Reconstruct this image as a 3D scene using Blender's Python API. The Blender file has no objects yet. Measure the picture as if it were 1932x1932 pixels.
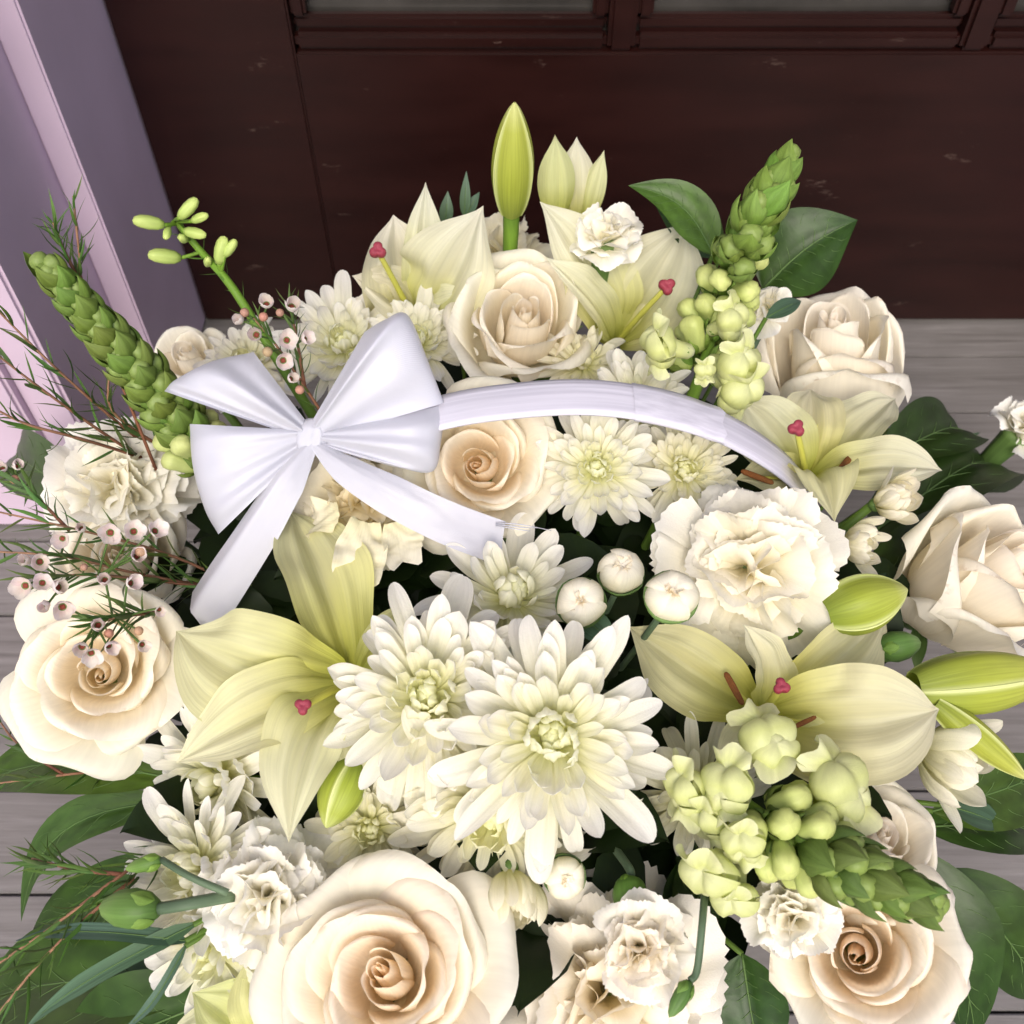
import bpy, math, random
import numpy as np
from mathutils import Vector, Matrix

SC = bpy.context.scene
COL = SC.collection
PI = math.pi
R_ = math.radians
rnd = random.Random(11)

# ------------------------------------------------------------------ camera, sky, sun, exposure
CAM_H = 0.80
PITCH = R_(53.5)                       # degrees below the horizon
cam_d = bpy.data.cameras.new('camera'); cam = bpy.data.objects.new('camera', cam_d); COL.objects.link(cam)
cam.location = (0, 0, CAM_H); cam.rotation_euler = (PI/2 - PITCH, 0, 0)
cam_d.sensor_width = 36.0; cam_d.lens = 36.0
cam_d.clip_start = 0.02; cam_d.clip_end = 200
cam_d.dof.use_dof = True; cam_d.dof.focus_distance = 0.54; cam_d.dof.aperture_fstop = 15.0
SC.camera = cam

SUN_EL, SUN_AZ = R_(45), R_(184)       # azimuth clockwise from +Y (the door): behind the camera
world = bpy.data.worlds.new('World'); SC.world = world; world.use_nodes = True
wn = world.node_tree; bg = wn.nodes['Background']
sky = wn.nodes.new('ShaderNodeTexSky'); sky.sky_type = 'NISHITA'; sky.sun_disc = False
sky.sun_elevation = SUN_EL; sky.sun_rotation = SUN_AZ
sky.air_density = 1.0; sky.dust_density = 4.0; sky.ozone_density = 1.0
wn.links.new(sky.outputs[0], bg.inputs[0]); bg.inputs[1].default_value = 0.135
sun_d = bpy.data.lights.new('sun', 'SUN'); sun_d.energy = 1.25; sun_d.angle = R_(30); sun_d.color = (1.0, 0.965, 0.91)
sun = bpy.data.objects.new('sun', sun_d); COL.objects.link(sun)
sdir = Vector((math.sin(SUN_AZ)*math.cos(SUN_EL), math.cos(SUN_AZ)*math.cos(SUN_EL), math.sin(SUN_EL)))
sun.rotation_euler = sdir.to_track_quat('Z', 'Y').to_euler()
vs = SC.view_settings
SC.display_settings.display_device = 'sRGB'
vs.view_transform = 'Standard'; vs.look = 'None'; vs.gamma = 1.0; vs.exposure = 0.57; vs.use_curve_mapping = False
SC.render.engine = 'CYCLES'
SC.cycles.use_denoising = True
SC.cycles.max_bounces = 10; SC.cycles.diffuse_bounces = 7; SC.cycles.transmission_bounces = 6

# ------------------------------------------------------------------ picture position -> place (authoring helper)
S = 1932.0
cT, sT = math.cos(PITCH), math.sin(PITCH)
RIGHT = Vector((1, 0, 0)); UP = Vector((0, sT, cT)); FWD = Vector((0, cT, -sT))
EYE = Vector((0, 0, CAM_H))
def ray(px, py):
    return RIGHT*((px-S/2)/S) + UP*((S/2-py)/S) + FWD
def PD(px, py, d): return EYE + ray(px, py)*d                  # depth along the view axis
def Py(px, py, y): r = ray(px, py); return EYE + r*(y/r.y)
def Pz(px, py, z): r = ray(px, py); return EYE + r*((z-CAM_H)/r.z)
def dome(x, y):
    q = (x/0.40)**2 + ((y-0.29)/0.31)**2
    return 0.21 + 0.135*math.sqrt(max(0.0, 1-q)) if q < 1 else 0.21 - 0.25*(math.sqrt(q)-1)
def Pd(px, py, off=0.0):
    r = ray(px, py); t = 0.28
    while t < 1.3:
        p = EYE + r*t
        if p.z < dome(p.x, p.y) + off or p.y > 0.555 - off*0.8: break      # the mound ends at its back row
        t += 0.001
    return EYE + r*t
def depth(p): return (p-EYE).dot(FWD)
def pxm(p, px): return px*depth(p)/S                            # pixels at p -> metres
def ax(p, dx, dy, dz):                                          # direction: right / up in view / towards the eye
    to = (EYE-p).normalized(); rt = RIGHT; up = to.cross(rt).normalized(); rt = up.cross(to).normalized()
    return (rt*dx + up*dy + to*dz).normalized()

# ------------------------------------------------------------------ materials
def srgb(h):
    h = h.lstrip('#'); o = []
    for i in (0, 2, 4):
        c = int(h[i:i+2], 16)/255; o.append(c/12.92 if c <= 0.04045 else ((c+0.055)/1.055)**2.4)
    return (o[0], o[1], o[2], 1)
def newmat(name):
    m = bpy.data.materials.new(name); m.use_nodes = True; n = m.node_tree
    return m, n, n.nodes['Principled BSDF'], n.nodes['Material Output'], n.links.new
def ramp(n, stops):
    r = n.nodes.new('ShaderNodeValToRGB'); e = r.color_ramp.elements
    e[0].position, e[0].color = stops[0]; e[1].position, e[1].color = stops[-1]
    for p, c in stops[1:-1]:
        k = e.new(p); k.color = c
    return r
def mixc(n, mode='MIX', f=None):
    x = n.nodes.new('ShaderNodeMix'); x.data_type = 'RGBA'; x.blend_type = mode
    if f is not None: x.inputs[0].default_value = f
    return x
def petal_mat(name, stops, trans=0.3, vein=0.10, rough=0.55, spec=0.25, vs_=(34, 2.2), bump=0.25, edge=None, blotch=0.06, bdist=0.0008, wear=0.0):
    """thin living tissue: colour runs from claw to rim, fine lengthwise veins, some light passes through"""
    m, n, b, out, L = newmat(name)
    uv = n.nodes.new('ShaderNodeUVMap'); sep = n.nodes.new('ShaderNodeSeparateXYZ'); L(uv.outputs[0], sep.inputs[0])
    r = ramp(n, stops); L(sep.outputs[1], r.inputs[0])
    oi = n.nodes.new('ShaderNodeObjectInfo')
    mul = mixc(n, 'MULTIPLY', 1.0); L(r.outputs[0], mul.inputs[6]); L(oi.outputs['Color'], mul.inputs[7])
    mp = n.nodes.new('ShaderNodeMapping'); mp.inputs['Scale'].default_value = (vs_[0], vs_[1], 1); L(uv.outputs[0], mp.inputs[0])
    addv = n.nodes.new('ShaderNodeVectorMath'); addv.operation = 'ADD'; L(mp.outputs[0], addv.inputs[0])
    cmb = n.nodes.new('ShaderNodeCombineXYZ'); L(oi.outputs['Random'], cmb.inputs[2]); 
    sc = n.nodes.new('ShaderNodeVectorMath'); sc.operation = 'SCALE'; sc.inputs[3].default_value = 40; L(cmb.outputs[0], sc.inputs[0]); L(sc.outputs[0], addv.inputs[1])
    nz = n.nodes.new('ShaderNodeTexNoise'); nz.inputs['Scale'].default_value = 1; nz.inputs['Detail'].default_value = 3; L(addv.outputs[0], nz.inputs[0])
    tc = n.nodes.new('ShaderNodeTexCoord')
    nb = n.nodes.new('ShaderNodeTexNoise'); nb.inputs['Scale'].default_value = 60; nb.inputs['Detail'].default_value = 4; L(tc.outputs['Object'], nb.inputs[0])
    dark = n.nodes.new('ShaderNodeMapRange'); dark.inputs[1].default_value = 0.35; dark.inputs[2].default_value = 0.65
    dark.inputs[3].default_value = 1-vein; dark.inputs[4].default_value = 1.0; L(nz.outputs[0], dark.inputs[0])
    d2 = n.nodes.new('ShaderNodeMapRange'); d2.inputs[1].default_value = 0.3; d2.inputs[2].default_value = 0.7
    d2.inputs[3].default_value = 1-blotch; d2.inputs[4].default_value = 1.0; L(nb.outputs[0], d2.inputs[0])
    mm = n.nodes.new('ShaderNodeMath'); mm.operation = 'MULTIPLY'; L(dark.outputs[0], mm.inputs[0]); L(d2.outputs[0], mm.inputs[1])
    mul2 = mixc(n, 'MULTIPLY', 1.0); L(mul.outputs[2], mul2.inputs[6]); L(mm.outputs[0], mul2.inputs[7])
    col = mul2.outputs[2]
    if edge:                                            # a differently coloured margin / mid strip across the width
        ab = n.nodes.new('ShaderNodeMath'); ab.operation = 'SUBTRACT'; ab.inputs[1].default_value = 0.5; L(sep.outputs[0], ab.inputs[0])
        a2 = n.nodes.new('ShaderNodeMath'); a2.operation = 'ABSOLUTE'; L(ab.outputs[0], a2.inputs[0])
        mr = n.nodes.new('ShaderNodeMapRange'); mr.interpolation_type = 'SMOOTHSTEP'; mr.inputs[1].default_value = edge[0]; mr.inputs[2].default_value = edge[1]; L(a2.outputs[0], mr.inputs[0])
        ms = n.nodes.new('ShaderNodeMath'); ms.operation = 'MULTIPLY'; ms.inputs[1].default_value = edge[3]; L(mr.outputs[0], ms.inputs[0])
        me = mixc(n); L(ms.outputs[0], me.inputs[0]); L(col, me.inputs[6]); me.inputs[7].default_value = edge[2]
        col = me.outputs[2]
    if wear:                                            # rims nicked and browned here and there
        we = n.nodes.new('ShaderNodeMapRange'); we.inputs[1].default_value = 0.93; we.inputs[2].default_value = 1.0; L(sep.outputs[1], we.inputs[0])
        wz = n.nodes.new('ShaderNodeTexNoise'); wz.inputs['Scale'].default_value = 150; wz.inputs['Detail'].default_value = 3; L(tc.outputs['Object'], wz.inputs[0])
        wr = n.nodes.new('ShaderNodeMapRange'); wr.inputs[1].default_value = 0.56; wr.inputs[2].default_value = 0.70; L(wz.outputs[0], wr.inputs[0])
        wm = n.nodes.new('ShaderNodeMath'); wm.operation = 'MULTIPLY'; L(we.outputs[0], wm.inputs[0]); L(wr.outputs[0], wm.inputs[1])
        w2 = n.nodes.new('ShaderNodeMath'); w2.operation = 'MULTIPLY'; w2.inputs[1].default_value = wear; L(wm.outputs[0], w2.inputs[0])
        mw_ = mixc(n); L(w2.outputs[0], mw_.inputs[0]); L(col, mw_.inputs[6]); mw_.inputs[7].default_value = srgb('#a9865a'); col = mw_.outputs[2]
    L(col, b.inputs['Base Color']); b.inputs['Roughness'].default_value = rough
    b.inputs['Specular IOR Level'].default_value = spec
    bp = n.nodes.new('ShaderNodeBump'); bp.inputs['Strength'].default_value = bump; bp.inputs['Distance'].default_value = bdist
    ad = n.nodes.new('ShaderNodeMath'); ad.operation = 'ADD'; L(nz.outputs[0], ad.inputs[0]); L(nb.outputs[0], ad.inputs[1])
    L(ad.outputs[0], bp.inputs['Height']); L(bp.outputs[0], b.inputs['Normal'])
    if trans > 0:
        tr = n.nodes.new('ShaderNodeBsdfTranslucent'); L(col, tr.inputs[0]); L(bp.outputs[0], tr.inputs[1])
        mx = n.nodes.new('ShaderNodeMixShader'); mx.inputs[0].default_value = trans
        L(b.outputs[0], mx.inputs[1]); L(tr.outputs[0], mx.inputs[2]); L(mx.outputs[0], out.inputs[0])
    return m

M = {}
M['rose'] = petal_mat('rose_petal', [(0.0, srgb('#f9f2dc')), (0.5, srgb('#fefaf0')), (0.86, srgb('#fefbf3')), (1.0, srgb('#fffdf8'))], trans=0.38, vein=0.06, rough=0.6, spec=0.2, blotch=0.03, wear=0.5)
M['mum'] = petal_mat('chrysanthemum_petal', [(0.0, srgb('#e6e6a4')), (0.3, srgb('#f7f5dc')), (0.7, srgb('#fdfbf3')), (1.0, srgb('#fefdf8'))], trans=0.46, vein=0.07, rough=0.5, vs_=(11, 0.8), bump=0.3, blotch=0.03)
M['carnation'] = petal_mat('carnation_petal', [(0.0, srgb('#f6f2d0')), (0.5, srgb('#fbf8e8')), (0.85, srgb('#fdfbf3')), (1.0, srgb('#fefdf9'))], trans=0.34, vein=0.06, rough=0.65, spec=0.15, vs_=(26, 1.5), blotch=0.03, wear=0.35)
M['lily'] = petal_mat('lily_petal', [(0.0, srgb('#cdd25c')), (0.22, srgb('#e3e394')), (0.5, srgb('#f3f1d0')), (1.0, srgb('#f9f7e8'))], trans=0.46, vein=0.10, rough=0.5, spec=0.25, vs_=(28, 1.2), bump=0.6, blotch=0.03, wear=0.3)
M['lilybud'] = petal_mat('lily_bud_skin', [(0.0, srgb('#8f9c46')), (0.35, srgb('#a9b148')), (0.8, srgb('#b9bd5a')), (1.0, srgb('#d8d796'))], trans=0.18, vein=0.20, rough=0.46, spec=0.28, vs_=(24, 1.4), edge=(0.36, 0.5, srgb('#e6ecae'), 0.75))
M['snapbud'] = petal_mat('snapdragon_bud_skin', [(0.0, srgb('#a9bf62')), (0.4, srgb('#cbd98a')), (1.0, srgb('#e0e89a'))], trans=0.25, vein=0.10, rough=0.4, spec=0.4, vs_=(12, 3))
M['snapflower'] = petal_mat('snapdragon_floret_skin', [(0.0, srgb('#eef0cc')), (0.5, srgb('#e4ea9e')), (1.0, srgb('#eef0c0'))], trans=0.35, vein=0.10, rough=0.4, spec=0.4, vs_=(14, 3))
M['sepal'] = petal_mat('sepal_green', [(0.0, srgb('#6f8f3c')), (0.5, srgb('#7f9d4c')), (1.0, srgb('#8fae5c'))], trans=0.2, vein=0.2, rough=0.55, spec=0.3, vs_=(12, 2), bump=0.4)
M['calyx'] = petal_mat('calyx_green', [(0.0, srgb('#4c6a34')), (0.6, srgb('#648244')), (1.0, srgb('#8aa468'))], trans=0.05, vein=0.2, rough=0.5, vs_=(30, 1))
M['stem'] = petal_mat('stem_green', [(0.0, srgb('#54702c')), (1.0, srgb('#6f8f38'))], trans=0.0, vein=0.2, rough=0.5, vs_=(10, 4))
M['greystem'] = petal_mat('carnation_stem_green', [(0.0, srgb('#4c6048')), (1.0, srgb('#6a7f62'))], trans=0.0, vein=0.2, rough=0.55, vs_=(12, 4))
M['blade'] = petal_mat('carnation_blade_green', [(0.0, srgb('#52694c')), (1.0, srgb('#647a66'))], trans=0.1, vein=0.3, rough=0.5, vs_=(14, 1))
M['leaf'] = petal_mat('glossy_leaf', [(0.0, srgb('#435a22')), (1.0, srgb('#3a5226'))], trans=0.16, vein=0.35, rough=0.40, spec=0.32, vs_=(5, 9), bump=0.35, edge=(0.0, 0.03, srgb('#3c5e26'), 0.0))
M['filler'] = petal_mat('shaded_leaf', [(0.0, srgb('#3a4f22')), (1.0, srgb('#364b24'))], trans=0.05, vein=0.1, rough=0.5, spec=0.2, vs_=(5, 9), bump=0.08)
M['needle'] = petal_mat('needle_green', [(0.0, srgb('#4f6a34')), (1.0, srgb('#5d7a3c'))], trans=0.05, vein=0.2, rough=0.5)
M['twig'] = petal_mat('twig_bark', [(0.0, srgb('#7a4a36')), (1.0, srgb('#a98468'))], trans=0.0, vein=0.4, rough=0.7, vs_=(6, 20))
M['wax'] = petal_mat('waxflower_petal', [(0.0, srgb('#e9d9d6')), (0.5, srgb('#f5efec')), (1.0, srgb('#fbf7f5'))], trans=0.3, vein=0.08, rough=0.4)
M['waxcentre'] = petal_mat('waxflower_centre', [(0.0, srgb('#6a2118')), (1.0, srgb('#9c4a34'))], trans=0.0, vein=0.3, rough=0.4, vs_=(8, 8))
M['waxbud'] = petal_mat('waxflower_bud', [(0.0, srgb('#9a7a50')), (1.0, srgb('#c09a80'))], trans=0.0, vein=0.2, rough=0.5)
M['stigma'] = petal_mat('lily_stigma', [(0.0, srgb('#8a2c38')), (1.0, srgb('#a04454'))], trans=0.0, vein=0.2, rough=0.45)
M['style'] = petal_mat('lily_style', [(0.0, srgb('#c9cc52')), (1.0, srgb('#d9d66a'))], trans=0.1, vein=0.1, rough=0.45)
M['anther'] = petal_mat('lily_anther', [(0.0, srgb('#7a4722')), (1.0, srgb('#8d5c30'))], trans=0.0, vein=0.4, rough=0.8, vs_=(20, 20))

def satin_mat():
    m, n, b, out, L = newmat('white_satin')
    uv = n.nodes.new('ShaderNodeUVMap'); mp = n.nodes.new('ShaderNodeMapping'); mp.inputs['Rotation'].default_value = (0, 0, R_(38)); L(uv.outputs[0], mp.inputs[0])
    w = n.nodes.new('ShaderNodeTexWave'); w.inputs['Scale'].default_value = 38; w.inputs['Distortion'].default_value = 0.3; L(mp.outputs[0], w.inputs[0])
    b.inputs['Base Color'].default_value = srgb('#cdced9'); b.inputs['Roughness'].default_value = 0.24
    b.inputs['Specular IOR Level'].default_value = 0.55; b.inputs['Sheen Weight'].default_value = 0.25; b.inputs['Sheen Roughness'].default_value = 0.4
    b.inputs['Anisotropic'].default_value = 0.5
    nz = n.nodes.new('ShaderNodeTexNoise'); nz.inputs['Scale'].default_value = 1.0; nz.inputs['Detail'].default_value = 1.0
    m2 = n.nodes.new('ShaderNodeMapping'); m2.inputs['Scale'].default_value = (2.6, 3.2, 1); L(uv.outputs[0], m2.inputs[0]); L(m2.outputs[0], nz.inputs[0])
    b0_ = n.nodes.new('ShaderNodeBump'); b0_.inputs['Strength'].default_value = 0.35; b0_.inputs['Distance'].default_value = 0.006; L(nz.outputs[0], b0_.inputs['Height'])
    bp = n.nodes.new('ShaderNodeBump'); bp.inputs['Strength'].default_value = 0.35; bp.inputs['Distance'].default_value = 0.0003; L(w.outputs[0], bp.inputs['Height']); L(b0_.outputs[0], bp.inputs['Normal']); L(bp.outputs[0], b.inputs['Normal'])
    tr = n.nodes.new('ShaderNodeBsdfTranslucent'); tr.inputs[0].default_value = srgb('#f0f0fa')
    mx = n.nodes.new('ShaderNodeMixShader'); mx.inputs[0].default_value = 0.16; L(b.outputs[0], mx.inputs[1]); L(tr.outputs[0], mx.inputs[2]); L(mx.outputs[0], out.inputs[0])
    return m
M['satin'] = satin_mat()
def handle_mat():
    m, n, b, out, L = newmat('handle_ribbon')
    uv = n.nodes.new('ShaderNodeUVMap'); mp = n.nodes.new('ShaderNodeMapping'); mp.inputs['Scale'].default_value = (16, 3, 1); L(uv.outputs[0], mp.inputs[0])
    nz = n.nodes.new('ShaderNodeTexNoise'); nz.inputs['Scale'].default_value = 1; nz.inputs['Detail'].default_value = 3; L(mp.outputs[0], nz.inputs[0])
    r = ramp(n, [(0.3, srgb('#bdbbc8')), (0.7, srgb('#d6d4e0'))]); L(nz.outputs[0], r.inputs[0]); L(r.outputs[0], b.inputs['Base Color'])
    b.inputs['Roughness'].default_value = 0.4
    bp = n.nodes.new('ShaderNodeBump'); bp.inputs['Strength'].default_value = 0.5; bp.inputs['Distance'].default_value = 0.0008; L(nz.outputs[0], bp.inputs['Height']); L(bp.outputs[0], b.inputs['Normal'])
    return m
M['handle'] = handle_mat()
def wood_mat():
    m, n, b, out, L = newmat('grey_deck_board')
    tc = n.nodes.new('ShaderNodeTexCoord'); oi = n.nodes.new('ShaderNodeObjectInfo')
    mp = n.nodes.new('ShaderNodeMapping'); mp.inputs['Scale'].default_value = (3.2, 58, 8); L(tc.outputs['Object'], mp.inputs[0])
    cmb = n.nodes.new('ShaderNodeCombineXYZ'); L(oi.outputs['Random'], cmb.inputs[0]); L(oi.outputs['Random'], cmb.inputs[2])
    sc = n.nodes.new('ShaderNodeVectorMath'); sc.operation = 'SCALE'; sc.inputs[3].default_value = 30; L(cmb.outputs[0], sc.inputs[0])
    ad = n.nodes.new('ShaderNodeVectorMath'); L(mp.outputs[0], ad.inputs[0]); L(sc.outputs[0], ad.inputs[1])
    n1 = n.nodes.new('ShaderNodeTexNoise'); n1.inputs['Scale'].default_value = 2.2; n1.inputs['Detail'].default_value = 8; n1.inputs['Roughness'].default_value = 0.65; n1.inputs['Distortion'].default_value = 0.6; L(ad.outputs[0], n1.inputs[0])
    n2 = n.nodes.new('ShaderNodeTexNoise'); n2.inputs['Scale'].default_value = 9; n2.inputs['Detail'].default_value = 4; L(tc.outputs['Object'], n2.inputs[0])
    r = ramp(n, [(0.22, srgb('#5c5856')), (0.40, srgb('#76726f')), (0.6, srgb('#868280')), (0.8, srgb('#9a9694'))]); L(n1.outputs[0], r.inputs[0])
    mu = mixc(n, 'MULTIPLY', 0.35); L(r.outputs[0], mu.inputs[6]); L(n2.outputs[0], mu.inputs[7])
    L(mu.outputs[2], b.inputs['Base Color']); b.inputs['Roughness'].default_value = 0.55
    bp = n.nodes.new('ShaderNodeBump'); bp.inputs['Strength'].default_value = 0.4; bp.inputs['Distance'].default_value = 0.001; L(n1.outputs[0], bp.inputs['Height']); L(bp.outputs[0], b.inputs['Normal'])
    return m
M['wood'] = wood_mat()
def door_mat():
    m, n, b, out, L = newmat('dark_door_paint')
    tc = n.nodes.new('ShaderNodeTexCoord')
    mp = n.nodes.new('ShaderNodeMapping'); mp.inputs['Scale'].default_value = (3, 3, 14); L(tc.outputs['Object'], mp.inputs[0])
    n1 = n.nodes.new('ShaderNodeTexNoise'); n1.inputs['Scale'].default_value = 3; n1.inputs['Detail'].default_value = 6; L(mp.outputs[0], n1.inputs[0])
    r = ramp(n, [(0.3, srgb('#1d0907')), (0.7, srgb('#260e0b'))]); L(n1.outputs[0], r.inputs[0])
    # short pale scuffs where the paint is rubbed
    mp2 = n.nodes.new('ShaderNodeMapping'); mp2.inputs['Scale'].default_value = (13, 13, 38); mp2.inputs['Rotation'].default_value = (0, R_(6), 0); L(tc.outputs['Object'], mp2.inputs[0])
    n2 = n.nodes.new('ShaderNodeTexNoise'); n2.inputs['Scale'].default_value = 1.0; n2.inputs['Detail'].default_value = 5; n2.inputs['Roughness'].default_value = 0.7; L(mp2.outputs[0], n2.inputs[0])
    r2 = ramp(n, [(0.648, (0, 0, 0, 1)), (0.73, (1, 1, 1, 1))]); L(n2.outputs[0], r2.inputs[0])
    mf = n.nodes.new('ShaderNodeMath'); mf.operation = 'MULTIPLY'; mf.inputs[1].default_value = 0.55; L(r2.outputs[0], mf.inputs[0])
    mx = mixc(n); L(mf.outputs[0], mx.inputs[0]); L(r.outputs[0], mx.inputs[6]); mx.inputs[7].default_value = srgb('#6a5850')
    L(mx.outputs[2], b.inputs['Base Color'])
    rr = n.nodes.new('ShaderNodeMapRange'); rr.inputs[3].default_value = 0.28; rr.inputs[4].default_value = 0.45; L(n1.outputs[0], rr.inputs[0]); L(rr.outputs[0], b.inputs['Roughness'])
    b.inputs['Specular IOR Level'].default_value = 0.35
    bp = n.nodes.new('ShaderNodeBump'); bp.inputs['Strength'].default_value = 0.15; bp.inputs['Distance'].default_value = 0.001; L(n1.outputs[0], bp.inputs['Height']); L(bp.outputs[0], b.inputs['Normal'])
    return m
M['door'] = door_mat()
def plain(name, col, rough=0.5, spec=0.5, noise=0.08, scale=20):
    m, n, b, out, L = newmat(name)
    tc = n.nodes.new('ShaderNodeTexCoord'); nz = n.nodes.new('ShaderNodeTexNoise'); nz.inputs['Scale'].default_value = scale; nz.inputs['Detail'].default_value = 5; L(tc.outputs['Object'], nz.inputs[0])
    c = srgb(col); d = tuple(x*(1-noise*2.5) for x in c[:3]) + (1,)
    r = ramp(n, [(0.3, d), (0.7, c)]); L(nz.outputs[0], r.inputs[0]); L(r.outputs[0], b.inputs['Base Color'])
    b.inputs['Roughness'].default_value = rough; b.inputs['Specular IOR Level'].default_value = spec
    bp = n.nodes.new('ShaderNodeBump'); bp.inputs['Strength'].default_value = 0.12; bp.inputs['Distance'].default_value = 0.001; L(nz.outputs[0], bp.inputs['Height']); L(bp.outputs[0], b.inputs['Normal'])
    return m
M['frame'] = plain('lavender_frame_paint', '#cdb9cd', 0.42, 0.4, 0.05, 9)
M['glass'] = plain('dull_door_glass', '#403d3a', 0.22, 0.6, 0.25, 14)
M['foam'] = plain('dark_foam', '#1c2616', 0.9, 0.1, 0.2, 40)
M['basket'] = plain('white_wicker', '#cfcac2', 0.6, 0.3, 0.12, 30)
M['vein'] = plain('leaf_vein', '#55703c', 0.5, 0.3, 0.05, 30)

# ------------------------------------------------------------------ mesh helpers
def grid(name, P, mat, wrap=False):
    """P: (ns, nt, 3) -> smooth quad sheet with uv (u across, v along)"""
    P = np.asarray(P, dtype=np.float64); ns, nt = P.shape[:2]
    me = bpy.data.meshes.new(name)
    idx = np.arange(ns*nt).reshape(ns, nt)
    if wrap: idx = np.concatenate([idx, idx[:, :1]], axis=1)
    nc = idx.shape[1]
    q = np.stack([idx[:-1, :-1], idx[:-1, 1:], idx[1:, 1:], idx[1:, :-1]], axis=-1).reshape(-1, 4)
    me.vertices.add(ns*nt); me.vertices.foreach_set('co', P.reshape(-1))
    me.loops.add(q.size); me.loops.foreach_set('vertex_index', q.reshape(-1).astype(np.int32))
    me.polygons.add(len(q)); me.polygons.foreach_set('loop_start', np.arange(0, q.size, 4, dtype=np.int32))
    me.polygons.foreach_set('use_smooth', np.ones(len(q), dtype=bool))
    uvl = me.uv_layers.new(name='UVMap')
    ii, jj = np.meshgrid(np.arange(ns-1), np.arange(nc-1), indexing='ij'); ii = ii.reshape(-1); jj = jj.reshape(-1)
    v = np.stack([ii, ii, ii+1, ii+1], 1)/(ns-1); u = np.stack([jj, jj+1, jj+1, jj], 1)/(nc-1)
    uvl.data.foreach_set('uv', np.stack([u, v], -1).reshape(-1))
    me.update(); me.validate()
    me.materials.append(mat)
    return me
def obj(name, me, parent=None, mw=None, color=None):
    o = bpy.data.objects.new(name, me); COL.objects.link(o)
    if parent is not None: o.parent = parent
    if mw is not None: o.matrix_basis = mw
    if color is not None: o.color = (color[0], color[1], color[2], 1)
    return o
LABELS = set()
def tag(o, label, cat, group=None, kind=None):
    o['label'] = label; o['category'] = cat
    if group: o['group'] = group
    if kind: o['kind'] = kind
    return o
def thing(name, label, cat, loc, group=None, mat3=None):
    e = bpy.data.objects.new(name, None); COL.objects.link(e); e.empty_display_size = 0.01
    e.matrix_basis = Matrix.Translation(loc) @ (mat3.to_4x4() if mat3 is not None else Matrix.Identity(4))
    return tag(e, label, cat, group)
def frame_z(axis, roll=0.0):
    z = axis.normalized(); h = Vector((0, 0, 1)) if abs(z.z) < 0.95 else Vector((0, 1, 0))
    x = h.cross(z).normalized(); y = z.cross(x)
    m = Matrix((x, y, z)).transposed()
    return m @ Matrix.Rotation(roll, 3, 'Z')
def nparr(v): return np.array([v.x, v.y, v.z])
def catmull(pts, n):
    P = np.array([[p[0], p[1], p[2]] for p in pts], float)
    P = np.vstack([2*P[0]-P[1], P, 2*P[-1]-P[-2]]); m = len(P)-3
    out = []
    for k in range(n):
        u = k/(n-1)*m; i = min(int(u), m-1); t = u-i
        a, b, c, d = P[i], P[i+1], P[i+2], P[i+3]
        out.append(0.5*((2*b) + (-a+c)*t + (2*a-5*b+4*c-d)*t*t + (-a+3*b-3*c+d)*t**3))
    return np.array(out)
def norm(a): return a/np.maximum(1e-9, np.linalg.norm(a, axis=-1, keepdims=True))
def tube(name, pts, r0, r1, mat, n=10, sides=7, origin=None, samples=None):
    C = catmull(pts, samples or n); T = norm(np.gradient(C, axis=0))
    ref = np.array([0.31, 0.52, 0.79]); out = []
    x = norm(np.cross(ref, T[0]))
    m = len(C)
    for k in range(m):
        x = norm(x - T[k]*np.dot(x, T[k])); y = np.cross(T[k], x)
        rr = r0 + (r1-r0)*k/(m-1)
        a = np.linspace(0, 2*PI, sides, endpoint=False)
        out.append(C[k] + rr*(np.cos(a)[:, None]*x + np.sin(a)[:, None]*y))
    out = np.array(out)
    out = np.concatenate([C[0][None, None].repeat(sides, 1), out, C[-1][None, None].repeat(sides, 1)], 0)
    if origin is not None: out = out - nparr(origin)
    return grid(name, out, mat, wrap=True)
def lathe(name, prof, mat, sides=14, fn=None):
    """prof: list of (r, z); fn(theta, s)->radius factor"""
    a = np.linspace(0, 2*PI, sides, endpoint=False); P = []
    for k, (r, z) in enumerate(prof):
        s = k/(len(prof)-1); f = fn(a, s) if fn else 1.0
        P.append(np.stack([r*np.cos(a)*f, r*np.sin(a)*f, np.full_like(a, z)], -1))
    return grid(name, np.array(P), mat, wrap=True)
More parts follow.
